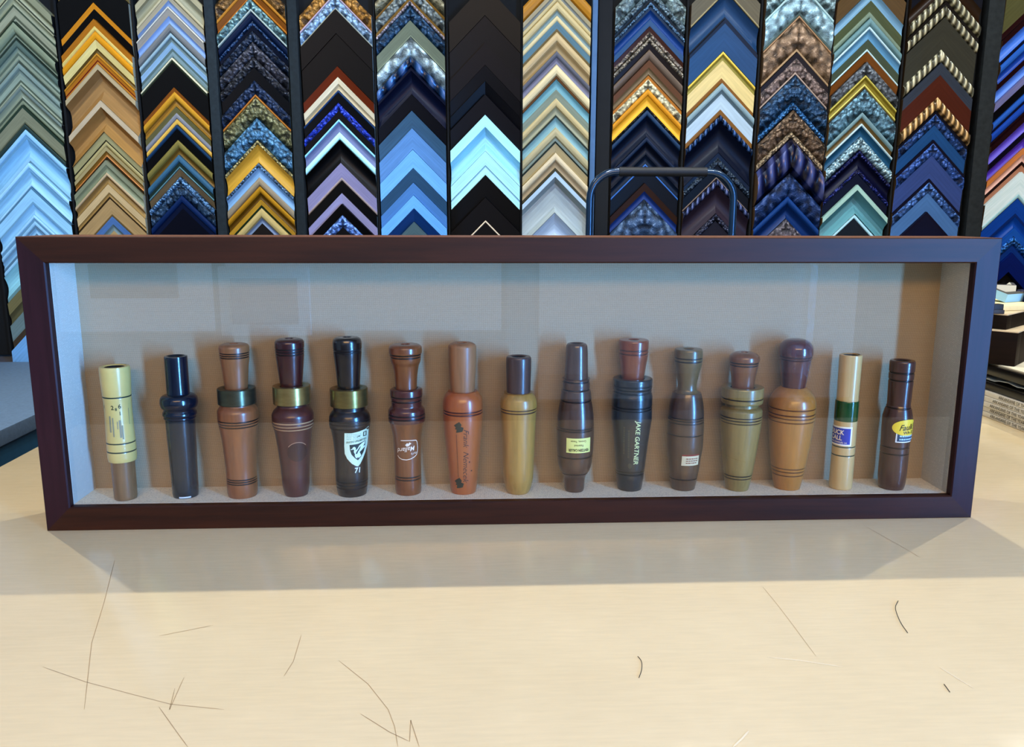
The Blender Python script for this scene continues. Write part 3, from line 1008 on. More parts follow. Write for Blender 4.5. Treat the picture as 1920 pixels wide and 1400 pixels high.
# ------------------------------------------------------------------ wall of corner samples
#SAMPLES#
COLS = [
    # (left px, right px at y=50, end colour, [(apex px, description, strips: thickness.colour.finish)])
    (-49, 97, '1c1a16', [
        (-50, 'sage and tan', '20.a5a284.f 6.6c6c52.l 14.a8a688.c 4.55584a.f'),
        (-12, 'olive-grey stepped', '4.b4b190.l 14.9c9c80.c 5.5c6450.f 16.a7a58a.f 6.6a6c58.r 5.a5a68c.f'),
        (38, 'grey-green with dark back edge', '3.3c4838.f 20.9ba084.r 4.56604e.f 5.8c927c.l'),
        (70, 'muted green double-rib', '4.404c40.f 14.6f7d70.r 10.8c9684.c 5.707a6a.f 10.989e88.r 4.5c6456.f'),
        (117, 'pale sage ribbed', '12.93a094.r 8.808c80.c 12.9ca694.f 5.68705f.f 6.a4a890.l'),
        (160, 'dusty green beaded-edge', '8.8a9488.r 14.9aa08a.c 5.656d5c.f 8.93997f.r'),
        (196, 'flat khaki with dark green lip', '6.445444.f 26.97967c.f 5.7c7c64.l'),
        (232, 'slim dark green', '10.4a5a52.r'),
        (242, 'wide pale blue-white scoop', '12.a5cde2.r 6.7fa8be.f 34.98c4dc.c 8.a9cfe0.f 4.7a98a4.f'),
        (305, 'icy blue stepped', '10.b2daee.r 5.86b0c6.f 24.a2cce2.c 6.b4d8ea.l'),
        (350, 'light blue flat-faced', '4.6a8fa2.f 22.a6d0e6.f 4.84aabf.f 20.9cc6de.c'),
        (403, 'pale blue many-ribbed', '6.b0d6ea.l 5.7fa3b6.f 8.a4cade.r 4.7896a8.f 10.96bcd2.c 5.6d8a9a.f 8.a6cce0.r'),
        (452, 'mint white', '40.9fcfd8.c 8.7d9ea0.f'),
        (502, 'olive brown', '20.86805e.f 18.6d6a50.c'),
        (545, 'grey-teal and brown', '26.7f9292.f 14.5c5040.f'),
        (592, 'wide crystal blue', '66.86b6e0.f'),
    ]),
    (108, 243, 'b9b6a0', [
        (-110, 'tan and cream', '12.b9a878.f 8.8c8058.c 14.c4b68a.r 8.7a6c48.f'),
        (-66, 'wide black', '66.0c0906.f'),
        (3, 'black with orange-gold rim', '12.cc8f2c.f 20.0e0a08.f'),
        (35, 'bronze and yellow gold', '13.b27a26.f 9.d6c07a.l 16.d69c2a.r'),
        (74, 'cream over brown', '16.dccb8e.f 9.786436.c'),
        (99, 'copper with red line', '5.c4923a.l 8.b57d2c.f 3.7a2818.f 5.bd8a3e.f'),
        (120, 'deep tan scoop with grey lip', '10.b7a684.f 58.a8875a.s'),
        (188, 'second deep tan scoop', '12.c0b094.f 46.ad8a58.s'),
        (247, 'soft khaki', '14.aaa27a.f 3.3c3a28.f 10.b4a87c.r'),
        (275, 'brown with orange hairline', '7.aea078.f 8.86662f.c 3.d6965a.l 6.4a3a22.f'),
        (300, 'grey-green cove', '8.8e9078.f 14.8a8e74.c 6.bca888.l 14.a4895a.s'),
        (345, 'sand', '16.c6b088.f 8.9f8454.c 4.48381e.f'),
        (373, 'wide beige', '28.b49a70.f 4.7c6844.f'),
        (406, 'blue-grey and tan', '14.6280a6.f 12.7c8c8c.c 20.b09a70.f'),
    ]),
    (252, 380, '16120e', [
        (-60, 'warm grey', '14.b0a688.f 6.77735e.f 20.9f9a80.c 8.b8ae90.r'),
        (-12, 'beige and powder blue', '10.aaa088.f 12.8596b0.c'),
        (11, 'silver-grey with white rim', '4.d2cbb8.l 14.9b958a.f 14.8aa0c0.c 17.82827e.r'),
        (60, 'pale blue-green fluted', '8.9fb2b6.r 9.6f7e7c.c 12.8fa8ba.f 6.687874.f 12.7f9090.r'),
        (107, 'black with cream edge', '4.d8d0b0.l 4.38402c.f 46.0a0908.f'),
        (163, 'brown and gold ribbed', '8.8a5a22.f 14.c4983a.r 8.8a6a30.c 6.a8823a.f'),
        (199, 'olive-silver with gold lip', '11.6f6a48.f 11.8e8e90.r 10.d0ae5e.l'),
        (233, 'black with blue back edge', '8.2c4e6a.r 21.0a0a0c.f'),
        (262, 'dull olive gold', '14.8c824e.r 12.7f6630.c'),
        (290, 'teal-grey', '14.4c7286.r 8.2c403a.f 4.6a8c90.l'),
        (316, 'thin brown', '14.7a6a50.f'),
        (331, 'slate with bright beaded edge', '12.7398b8.b 22.3f5a70.o'),
        (366, 'deep navy', '14.12345e.r 10.0c2040.f 50.070b22.f'),
    ]),
    (404, 536, '4c5a5c', [
        (-62, 'bronze gold', '30.8a6a3a.o 8.b08034.l'),
        (-24, 'amber with orange rim', '14.8c5c24.f 6.c08438.l'),
        (-4, 'ornate green-silver', '20.7c9896.o 5.b0b8ae.l'),
        (21, 'glossy navy with beaded line', '16.142a46.r 8.3c5878.b 10.101c30.f'),
        (56, 'dark blue leaf-carved', '20.20344a.o'),
        (77, 'charcoal embossed', '27.4c4c54.o'),
        (105, 'near-black embossed', '20.30323a.o 24.121216.f'),
        (150, 'midnight blue', '25.1f3a58.o'),
        (176, 'ornate olive with copper rim', '5.b47e3c.l 38.7c7a58.o'),
        (220, 'ornate steel-blue', '40.56809a.o'),
        (262, 'smooth gold with sparkling edge', '8.aca276.b 34.c29e48.c'),
        (305, 'silver-blue with sparkling edge', '8.6c88a0.b 18.88a8c4.c 16.9a8e78.r'),
        (349, 'gold and brown', '12.b48c2c.r 12.6c5216.c'),
        (374, 'gold with green hairline', '10.c8a246.f 5.2a4432.f'),
        (390, 'pale gold and grey', '18.b6a676.r 10.7e8ca0.c 36.2a2420.f'),
    ]),
    (560, 697, '7f95a0', [
        (-44, 'ornate antique gold', '30.a87e38.o'),
        (-14, 'ornate silver with mauve rim', '5.b8a8b0.l 22.98aec0.o 4.a8a898.l'),
        (17, 'plain black', '44.0b0b0d.f'),
        (62, 'second plain black', '60.090909.f'),
        (123, 'russet brown', '20.70340f.f'),
        (143, 'cream two-step', '12.dccfb0.f 12.c6b694.c'),
        (168, 'black with thin blue edge', '5.2c4c70.l 18.0b0b0e.f'),
        (192, 'cobalt ornate and black', '15.2244a8.o 15.0b0b10.f'),
        (223, 'grey with bright icy edges', '5.a0d8f2.l 19.7c84a0.c 14.bcecfc.r'),
        (262, 'satin black', '42.0c0b0e.c'),
        (305, 'lavender-grey', '26.9a94ac.f 6.a69890.l'),
        (339, 'narrow black', '22.0a090b.f'),
        (362, 'lilac', '19.a8a2ba.f'),
        (382, 'slim black', '20.0a090b.f'),
        (403, 'frosted blue', '22.6a88b8.o 40.0c0c10.f'),
    ]),
    (703, 834, '101010', [
        (-66, 'antique gold and silver scroll', '28.8c8468.O 6.8a6a30.f'),
        (-32, 'silver scroll', '26.8e948c.o'),
        (-6, 'bronze with black and white beads', '6.8a6c34.f 8.b4a8a8.b'),
        (8, 'teal scroll', '28.2a5068.o'),
        (37, 'olive-grey', '28.7e8470.f 3.9aa088.l'),
        (68, 'bright silver scroll', '35.aab8b6.O'),
        (103, 'navy twisted rope', '22.24507a.q 6.0c1c38.f'),
        (132, 'midnight navy', '42.0d1a38.c'),
        (176, 'black-navy', '30.0a0e1c.f'),
        (207, 'slate', '32.4e6c80.f'),
        (240, 'dusty blue', '39.6e96be.f'),
        (280, 'sky blue', '34.7eb2e4.f'),
        (315, 'dark slate blue', '26.3e6078.f'),
        (342, 'denim blue', '24.5e8ab6.f'),
        (366, 'bright sky blue', '24.84bcee.f'),
        (391, 'deep blue', '24.1f4876.f'),
        (416, 'grey-green', '50.5e7274.f'),
    ]),
    (841, 977, '0a0a0a', [
        (-30, 'olive-black', '57.15160f.f'),
        (28, 'matte black', '51.0f1316.f'),
        (80, 'blue-black', '40.0b0f18.f'),
        (121, 'jet black', '29.090c14.f'),
        (151, 'ink black', '24.0a0d18.f'),
        (176, 'black-blue bottom', '38.0a0e1a.f'),
        (215, 'white deep-scooped', '22.b4e8fc.f 44.aadcf0.s'),
        (283, 'white flat stepped', '26.bceefe.f 4.90b8c8.c 14.c0f0fe.f'),
        (328, 'black under the white pair', '41.0a0b10.f'),
        (370, 'wide soft black', '42.0c0c12.f'),
        (413, 'black with cream hairline', '4.dccdb4.l 46.0a0a0c.f'),
    ]),
    (980, 1109, '5a6a74', [
        (-58, 'antique gold', '30.b88a38.r'),
        (-26, 'champagne ribbed', '10.b0a484.f 8.8a8c84.c 10.c4b68c.r'),
        (2, 'champagne with blue-grey flute', '16.cabb90.r 9.8e9e9a.c 10.d6c89e.l 14.6a8890.f 5.7c6c48.f'),
        (58, 'wide pale gold', '20.c6b28a.r 16.a8946e.c'),
        (95, 'pewter', '12.6e7078.r 12.8c8a96.c'),
        (120, 'ivory with brown line', '20.d8caa4.r 6.6a4a22.f'),
        (148, 'silver-green wide flute', '18.80a8ac.c 16.8c9484.f 16.c0b28a.r 14.a6a68e.c'),
        (215, 'silver-blue and champagne', '4.3e4a44.f 18.8eaeb0.c 20.b6ae8e.r 6.94a096.f'),
        (264, 'champagne with black line', '4.3c4640.f 18.b2a686.f'),
        (286, 'cream and taupe ribbed', '14.cec2a6.r 12.a6967a.c 6.54503f.f'),
        (321, 'large pearl-grey scoop', '10.b2c6d2.f 66.aab4b4.s'),
        (399, 'pearl white', '50.b6c4d0.c'),
    ]),
    (1153, 1286, '5c4630', [
        (-58, 'ornate pewter', '34.8a9a98.o'),
        (-22, 'beaded grey', '16.74868c.b 6.2a343c.f'),
        (2, 'blue-navy with beaded edge', '9.607e96.b 6.2a4258.f 18.1b4a80.c 12.3f6080.f'),
        (48, 'brown with silver bead line', '9.4c2c1c.f 11.90867a.b'),
        (69, 'dark with pearl beads', '10.9c9484.b 12.281c16.f'),
        (92, 'taupe brown', '18.7c6e60.r'),
        (112, 'chestnut and olive', '14.6a4a2e.f 13.7a6a50.c'),
        (140, 'gold with white leaf ornament', '7.b27a2a.f 18.c4bc9c.o'),
        (166, 'bright gold with beaded lip', '12.cc962c.r 18.e2b446.c 6.2c2410.b'),
        (205, 'slate-edged navy', '11.2c4a66.r 38.0e2038.c'),
        (256, 'navy stepped', '10.20354e.r 22.101c30.c'),
        (290, 'dark blue with bright line', '16.1a2c40.c 4.4c7cb8.l 30.14202e.f'),
        (343, 'dark oxblood', '14.40281a.f 14.2e4a80.c'),
        (374, 'ornate gunmetal', '66.48607a.O'),
    ]),
    (1295, 1425, '5f4a34', [
        (-62, 'brown-grey', '40.6e6856.f 5.9a9070.l'),
        (-15, 'slate blue', '44.305070.c 4.182838.f'),
        (35, 'blue leathery', '8.1a2c42.f 50.36587a.f'),
        (95, 'gold-edged cream', '6.d8c060.l 10.948a48.c 32.d2c08c.f 9.8a6224.f'),
        (155, 'silver with bronze inner edge', '14.90a4a8.r 6.5c6c70.f 28.b2c2ca.f 10.8a662a.f'),
        (215, 'navy rope-edged', '12.28507a.p 56.0e1c34.c'),
        (286, 'black with white dots', '8.1c3048.f 14.3a4c5c.b 20.0e1826.f 4.86786e.l'),
        (336, 'purple-brown rope-edged', '12.505c80.p 50.3e3440.c'),
        (400, 'dark plum dotted', '14.44485c.b 56.2c2630.f'),
    ]),
    (1434, 1564, '6a5238', [
        (-84, 'silver leaf', '50.8ca2a4.o'),
        (-32, 'bright silver scroll', '6.b0c8c8.l 48.9ab6be.O 5.5a6a64.f'),
        (28, 'large carved bronze-silver', '5.a68a6c.l 56.8c7862.O 6.b09878.l'),
        (97, 'brown-black with bronze beads', '11.2c1e16.f 26.7e706a.o 5.a8988c.l'),
        (140, 'teal leaf-carved', '48.26506e.o 14.3c74a0.b'),
        (205, 'bronze leaf-carved', '38.6e5c48.o 13.a8987e.b'),
        (259, 'navy large twisted', '62.142a5e.q'),
        (324, 'dark ring-carved', '42.2c4c78.O'),
        (368, 'plain blue ribbed', '14.214e84.r 26.1b4274.c'),
        (410, 'grey-brown', '56.5e5a60.o'),
    ]),
    (1568, 1697, '7a5e3c', [
        (-64, 'olive brown', '40.6e5a38.f'),
        (-22, 'silver-blue and olive', '20.86aac0.c 20.60684a.f 12.8a9a8a.r'),
        (33, 'pewter ribbed', '14.80a0a4.r'),
        (48, 'silver with white rims', '6.c4dee6.l 18.6e9cb8.c 18.56604c.f 5.c0d8dc.l'),
        (96, 'brown and grey', '18.8c6030.f'),
        (115, 'grey speckled', '24.70787e.o'),
        (140, 'olive with yellow lines', '5.c8be6c.l 12.8e8238.c 5.d6ce7c.l 4.6c5a28.f'),
        (166, 'ornate silver-blue', '42.6e92a2.o'),
        (210, 'grey and brown ribbed', '10.8aa4a8.r 10.78643c.c'),
        (231, 'teal with white rim', '5.c8dee2.l 20.306480.c'),
        (256, 'bright silver beaded', '24.aed0dc.b'),
        (281, 'navy-black beaded', '10.16286a.b 24.0c1238.c 10.1a307a.b 20.0a0f30.f'),
        (346, 'seafoam deep scoop', '10.a8c6bc.f 44.74a4ac.s'),
        (401, 'dark with icy rim', '8.bce4f4.l 50.222a30.f'),
    ]),
    (1706, 1840, '5e4a2e', [
        (-84, 'black and brown with silver rope', '30.1a1e2c.f 28.3e2c1a.c 24.a8a68e.p'),
        (0, 'thin dark silver rope', '8.2a241c.f 22.aaa892.p'),
        (31, 'grey-olive with silver rope', '58.4c4c42.f 24.b4b29a.p'),
        (117, 'red-brown with gold rope', '22.48505c.f 40.5e3220.f 24.c0a274.p'),
        (207, 'blue leaf-edged', '6.16142a.f 20.2c5890.o 26.30608f.f'),
        (262, 'second blue, purple leaf edge', '6.1a1632.f 22.3e66a6.o 42.4c6092.f'),
        (335, 'third blue, pale leaf edge', '6.1a1632.f 20.4e76ae.o 34.5e84b0.f'),
        (397, 'dark navy', '8.181434.f 60.161c3c.f'),
    ]),
    (1884, 2014, '8c7450', [
        (-70, 'olive', '60.6a6a4a.f 12.3a1418.f'),
        (8, 'bright blue', '12.38161c.f 30.5c8cdc.c'),
        (50, 'two-tone blue', '6.141c3c.f 17.3e78c6.r 18.2a5ab0.c'),
        (92, 'maroon and light blue', '12.34141c.f 22.6c96de.c'),
        (128, 'blue-lilac over black', '16.8c8eb6.f 20.0c0c14.f'),
        (166, 'striped blue', '14.4076c4.r 6.141c40.f 18.2e5eb2.r 5.38141c.f'),
        (210, 'lavender', '12.36141e.f 20.786acc.c'),
        (245, 'purple', '12.16122e.f 20.6a50be.c'),
        (277, 'peach and pink', '12.d0925c.f 14.d6b0a0.c'),
        (303, 'tan with dark rim', '6.36161a.f 12.c09278.f'),
        (322, 'wide white', '40.dff6f4.f 8.a8c8cc.l'),
        (372, 'royal blue stepped', '26.1c5aa8.f 6.123c78.f 20.1c5caa.c'),
        (428, 'royal blue beaded', '14.2a6cb8.f 16.3a84cc.b 14.174c90.f'),
        (474, 'navy', '36.14327a.f'),
    ]),
]
ORD = ['first', 'second', 'third', 'fourth', 'fifth', 'sixth', 'seventh', 'eighth', 'ninth', 'tenth', 'eleventh', 'twelfth', 'thirteenth', 'last']
BOARD_BACK = 0.034
SAMPLE_BASE = 0.030      # the board lies this far behind the nominal front plane


def corner_sample(xc, half, z0, span, strips, label, endm, ho, hi):
    tot = sum(t for t, _, _ in strips)
    k = span / tot
    mats, rows, fm = [], [], []
    rows.append((0.0, 0.0))
    s, n_prev = 0.0, 0
    T = span

    def mi(m_):
        if m_ not in mats:
            mats.append(m_)
        return mats.index(m_)
    for n, (t, hx, ty) in enumerate(strips):
        w = t * k
        nseg = 1 if ty == 'f' else 6
        mt = mi(stripe_mat('#' + hx, ty if ty in 'oObpq' else 'f'))
        for j in range(nseg + 1):
            u = j / nseg
            base = ho + (hi - ho) * (s + u * w) / T
            amp = {'f': 0, 'r': .22 * w, 'l': min(.0022, .5 * w), 'c': -.20 * w, 's': -.42 * w, 'o': .12 * w, 'O': .14 * w, 'b': .28 * w, 'p': .34 * w, 'q': .3 * w}[ty]
            if ty == 's':
                sh = math.sin(math.pi * min(1, u * 1.05)) ** .7 if u < .95 else 0.1
            elif ty in 'rlbpoOq':
                sh = math.sqrt(max(0, 1 - (2 * u - 1) ** 2))
            else:
                sh = math.sin(math.pi * u)
            rows.append((s + u * w, max(.004, base + amp * sh)))
            fm.append(mt)
        s += w
    rows.append((T, 0.0))
    # faces between row i and i+1 take the strip of row i
    seg_m = []
    idx = 0
    counts = []
    for n, (t, hx, ty) in enumerate(strips):
        counts.append((1 if ty == 'f' else 6) + 1)
    seg_m.append(fm[0])
    for n, c_ in enumerate(counts):
        mt = fm[sum(counts[:n])]
        seg_m += [mt] * (c_ - 1)
        seg_m.append(mt)
    em = mi(endm)
    V, UV, Fc, FM = [], [], [], []
    for (ss, h) in rows:
        for x in (-half, 0.0, half):
            V.append((x, -h, -ss - abs(x)))
            UV.append((abs(x) * 1.4142 + ss * .7071, (ss + h * .5) * .7071))
    nr = len(rows)
    for i in range(nr - 1):
        for a in (0, 1):
            Fc.append((i * 3 + a, (i + 1) * 3 + a, (i + 1) * 3 + a + 1, i * 3 + a + 1))
            FM.append(seg_m[i])
    Fc.append(tuple(i * 3 for i in range(nr))[::-1])
    FM.append(em)
    Fc.append(tuple(i * 3 + 2 for i in range(nr)))
    FM.append(em)
    o = link_mesh('frame_corner_sample', V, Fc, mats, None, FM, True, 28, UV)
    p = wall_pt(xc, -SAMPLE_BASE, z0)
    o.location = p
    o.rotation_euler = (0, 0, -YAW)
    tag(o, label, 'frame sample', 'moulding corner samples on the wall rack')
    return o


edges = []
for ci, (pl, pr, endc, items) in enumerate(COLS):
    xl, _ = on_wall(pl, 50)
    xr, _ = on_wall(pr, 50)
    xc, half = (xl + xr) / 2, (xr - xl) / 2
    edges.append((xl, xr))
    pc = (pl + pr) / 2
    endm = plain('#' + endc, .7)
    zz = [on_wall(pc - (pc - 894) * (y - 50) / 8800, y)[1] for y, _, _ in items]
    where = 'rightmost column' if ci == 13 else ('leftmost column' if ci == 0 else ORD[ci] + ' column from the left')
    for si, (y, desc, sp) in enumerate(items):
        strips = [(float(a), b, c_) for a, b, c_ in (q.split('.') for q in sp.split())]
        if si + 1 < len(items):
            span = zz[si] - zz[si + 1] - 0.0012
        else:
            span = sum(t for t, _, _ in strips) * 0.00139
        rr = random.Random(ci * 100 + si)
        ho = .024 + rr.uniform(-.004, .004)
        hi = ho - rr.uniform(.002, .009)
        if strips[0][2] == 's' or any(t[2] == 's' for t in strips):
            ho, hi = .029, .027
        corner_sample(xc, half - .0012, zz[si], span, strips, '%s corner sample in the %s' % (desc, where), endm, ho, hi)

rack = empty('sample_rack', wall_pt(0, -BOARD_BACK, FLOOR_Z), 'black wall rack with dark dividers holding columns of moulding corner samples', 'display rack', rz=-YAW)
RXL, RXR = edges[0][0] - .25, edges[-1][1] + .15
zr0, zr1 = -0.078, 0.86


def rbox(name, x0, x1, d0, d1, z0, z1, mat, bevel=0):
    # depth counted forward from the board face
    o = box(name, x0, x1, -d1, -d0, z0 - FLOOR_Z, z1 - FLOOR_Z, mat, None, bevel)
    o.parent = rack
    return o


felt = plain('#0d1012', .9)
slate = plain('#1e282c', .9, var=.25, scale=90)
rbox('backboard', RXL, RXR, -.018, .0025, zr0, zr1, felt)
for i in range(-1, len(edges)):
    a = edges[i][1] if i >= 0 else edges[0][0] - .012
    b = edges[i + 1][0] if i + 1 < len(edges) else a + .012
    g = b - a
    z0 = zr0 if i <= 0 else -0.3 if i > 11 else zr0
    if i in (2, 3, 7, 12):
        continue
    m_ = (a + b) / 2
    w = min(max(g * .4, .002), .006)
    rbox('divider', m_ - w / 2, m_ + w / 2, .0025, .024, zr0, zr1, felt)
for (pa, pb, mt, dep) in ((384, 402, slate, .034), (539, 557, plain('#182124', .9, var=.25, scale=90), .034), (1123, 1149, plain('#16191c', .9), .026), (1111, 1121, plain('#46688c', .7), .032), (1850, 1880, plain('#262c2e', .9, var=.25, scale=90), .036)):
    a, b = on_wall(pa, 50)[0], on_wall(pb, 50)[0]
    rbox('post', a, b, .0025, dep, zr0, zr1, mt, .002)

# low cabinet left of the counter, under the samples
lc = empty('low_cabinet', (-1.7, 1.0, FLOOR_Z), 'low blue-grey topped cabinet below the samples at far left', 'cabinet')
local(box('cabinet_top', -2.6, -0.905, 0.25, 1.44, -0.115, -0.085, plain('#5c7084', .7, var=.1, scale=120), None, .003), lc)
local(box('cabinet_body', -2.6, -0.915, 0.27, 1.42, FLOOR_Z + .06, -0.115, plain('#22506a', .6), None), lc)
local(box('plinth', -2.55, -0.96, 0.32, 1.38, FLOOR_Z, FLOOR_Z + .06, plain('#20262a', .7), None), lc)

# hand truck behind the counter
HY = 0.95


def hp(u, v):
    p = on_y(u, v, HY)
    return Vector(p)


ht = empty('hand_truck', (hp(1238, 400)[0], HY, FLOOR_Z), 'blue-black tubular hand truck handle rising behind the shadow box', 'hand truck')
L, Rr, topz = hp(1105, 420), hp(1373, 420), hp(1235, 322)[2]
xl, xr = L[0], Rr[0]
rad = 0.055
pts = [(xl, HY, FLOOR_Z + .16), (xl, HY, 0.0), (xl, HY, topz - rad)]
for k in range(1, 9):
    a = math.pi / 2 * k / 8
    pts.append((xl + rad - rad * math.cos(a), HY, topz - rad + rad * math.sin(a)))
pts2 = [(xr, HY, FLOOR_Z + .16), (xr, HY, 0.0), (xr, HY, topz - rad)]
for k in range(1, 9):
    a = math.pi / 2 * k / 8
    pts2.append((xr - rad + rad * math.cos(a), HY, topz - rad + rad * math.sin(a)))
steel = plain('#17324a', .22, .35, coat=.5)
local(tube('handle_frame', pts + pts2[::-1], 0.0075, steel), ht)
local(tube('grip', [(xl + rad + .004, HY, topz), ((xl + xr) / 2, HY, topz), (xr - rad - .004, HY, topz)], 0.0095, plain('#101216', .6)), ht)
for z in (-.2, -.55):
    local(tube('cross_bar', [(xl + .006, HY, z), (xr - .006, HY, z)], 0.007, steel), ht)
local(box('nose_plate', xl - .02, xr + .02, HY - .012, HY + .2, FLOOR_Z + .004, FLOOR_Z + .012, plain('#30343a', .5, .4)), ht)
local(tube('axle', [(xl - .05, HY - .06, FLOOR_Z + .1), (xr + .05, HY - .06, FLOOR_Z + .1)], 0.007, steel), ht)
for x in (xl - .04, xr + .04):
    local(tube('wheel', [(x - .018, HY - .06, FLOOR_Z + .1), (x - .014, HY - .06, FLOOR_Z + .1), (x + .014, HY - .06, FLOOR_Z + .1), (x + .018, HY - .06, FLOOR_Z + .1)], [.088, .098, .098, .088], plain('#141414', .8), None, 28), ht)
    local(tube('fork', [(x, HY - .06, FLOOR_Z + .1), (min(max(x, xl), xr), HY, FLOOR_Z + .2)], .006, steel), ht)

# ------------------------------------------------------------------ things at the right end of the counter
BX0 = 0.736
spine_txt = plain('#3c362c', .6)
zb = 0.0003
for k in range(5):
    th = 0.0074
    dx = [0.0, .001, -.001, .0005, .002][k]
    nm = ['lowest', 'second from bottom', 'middle', 'second from top', 'topmost'][k]
    bk = empty('yearbook', (BX0 + dx, .33, zb), 'thin white paperback with capitals on its spine, %s of the stack of five' % nm, 'book', 'white paperbacks stacked on the counter')
    local(box('cover', BX0 + dx, BX0 + dx + .21, .17, .455, zb, zb + th, plain('#d9d2c0', .5), None, .0008), bk)
    tb = text_bm('ARKANSANS OF THE YEAR', .0068, 0, 0, align='RIGHT', spacing=1.05, xs=.95)
    V = [(BX0 + dx - .0003, .326 - v.co.x * 1.0 + (.012 if k == 4 else 0) * 0 + [0, .004, .002, -.001, -.012][k], zb + th * .5 + v.co.y) for v in tb.verts]
    ix = {v: i for i, v in enumerate(tb.verts)}
    local(link_mesh('spine_lettering', V, [tuple(ix[v] for v in f.verts) for f in tb.faces], spine_txt), bk)
    tb.free()
    zb += th + .0004


def flat_frame(label, x0, x1, y0, y1, z0, z1, mat, face):
    t = empty('picture_frame', ((x0 + x1) / 2, (y0 + y1) / 2, z0), label, 'picture frame')
    w = .028
    for nm, (a, b, c_, d) in (('frame_rail', (x0, x1, y0, y0 + w)), ('frame_rail', (x0, x1, y1 - w, y1)), ('frame_stile', (x0, x0 + w, y0 + w, y1 - w)), ('frame_stile', (x1 - w, x1, y0 + w, y1 - w))):
        local(box(nm, a, b, c_, d, z0, z1, mat, None, .0015), t)
    local(box('glazing', x0 + w, x1 - w, y0 + w, y1 - w, z1 - .006, z1 - .003, face), t)
    return t


bw_ = plain('#16120e', .25, coat=.4)
flat_frame('black picture frame lying flat on the white paperbacks', .742, .99, .19, .60, zb + .0002, zb + .0125, bw_, plain('#a8aca0', .3))
z = zb + .0128
# wrinkled clear-white wrap between the frames
bm = bmesh.new()
bmesh.ops.create_grid(bm, x_segments=26, y_segments=36, size=.5)
rw = random.Random(3)
for v in bm.verts:
    v.co = (.748 + (v.co.x + .5) * .235, .20 + (v.co.y + .5) * .385, z + .005 + .0035 * math.sin(v.co.x * 37 + v.co.y * 11) * math.cos(v.co.y * 29) + rw.uniform(-.0012, .0012))
me = bpy.data.meshes.new('plastic_wrap')
bm.to_mesh(me)
bm.free()
me.materials.append(plain('#d4d6cf', .25, var=.2, scale=30))
me.shade_smooth()
wr = bpy.data.objects.new('plastic_wrap', me)
COL.objects.link(wr)
md = wr.modifiers.new('thick', 'SOLIDIFY')
md.thickness = .0015
tag(wr, 'crumpled whitish plastic wrap between the two flat black frames', 'packaging')
z += .0108
flat_frame('upper black picture frame lying flat on plastic wrap', .742, .99, .195, .60, z, z + .0145, bw_, plain('#b9a987', .4))
z += .0148
pp = box('mat_board', .75, .985, .21, .585, z, z + .0022, plain('#e4d8b8', .7))
tag(pp, 'cream mat board sheet under the dark wooden boxes', 'mat board')
z += .0025


def corner_at(u, v, zz):
    p = on_z(u, v, zz)
    return p[0], p[1]


def wood_box(label, u, v, zz, hgt, la, lb, ang, mat, rimm):
    """open-backed dark frame lying flat, nearest corner at pixel (u, v)"""
    x, y = corner_at(u, v, zz)
    t = empty('box_frame', (x, y, zz), label, 'picture frame', rz=math.radians(ang))
    w = .022
    # local: corner at the origin, sides run along -x (left) and +y (back)
    for nm, a in (('frame_rail', (-la, 0, 0, w)), ('frame_rail', (-la, 0, lb - w, lb)), ('frame_stile', (-w, 0, w, lb - w)), ('frame_stile', (-la, -la + w, w, lb - w))):
        o = box(nm, a[0], a[1], a[2], a[3], 0, hgt - .0016, mat, None, .0008)
        o.parent = t
        o2 = box('pale_rim', a[0], a[1], a[2], a[3], hgt - .0016, hgt, rimm, None)
        o2.parent = o
    o = box('backing_board', -la + w, -w, w, lb - w, hgt - .006, hgt - .002, rimm)
    o.parent = t
    return t, hgt


dkw = wood('#1d1109', 'x', .5, 0, .35, 1.0, .2)
rim = plain('#cdb894', .6)
wood_box('larger dark brown box frame lying flat, below the smaller one', 1902, 687, z, .052, .19, .19, -46, dkw, rim)
z2 = z + .0523
wood_box('smaller dark brown box frame lying flat on the larger one', 1886, 618, z2, .023, .15, .16, -50, wood('#1c120a', 'x', .5, 0, .35, 1.0, .2), rim)
z3 = z2 + .0233
x, y = corner_at(1888, 585, z3)
cb = box('cream_board', -.03, .16, .012, .13, 0, .008, plain('#e8d69e', .6), None, .001)
cb.location = (x, y, z3)
cb.rotation_euler = (0, 0, math.radians(14))
tag(cb, 'pale yellow board lying on top of the smaller dark box frame', 'board')
x, y = corner_at(1876, 588, z3)
db = empty('dark_block', (x - .003, y + .012, z3), 'small dark moulding offcut standing beside the pale yellow board', 'offcut')
local(box('block', x - .016, x + .004, y, y + .012, z3, z3 + .0145, plain('#2a221c', .5), None, .001), db)
local(box('lip', x - .016, x + .004, y - .003, y, z3, z3 + .006, plain('#3a3028', .5), None, .0006), db)


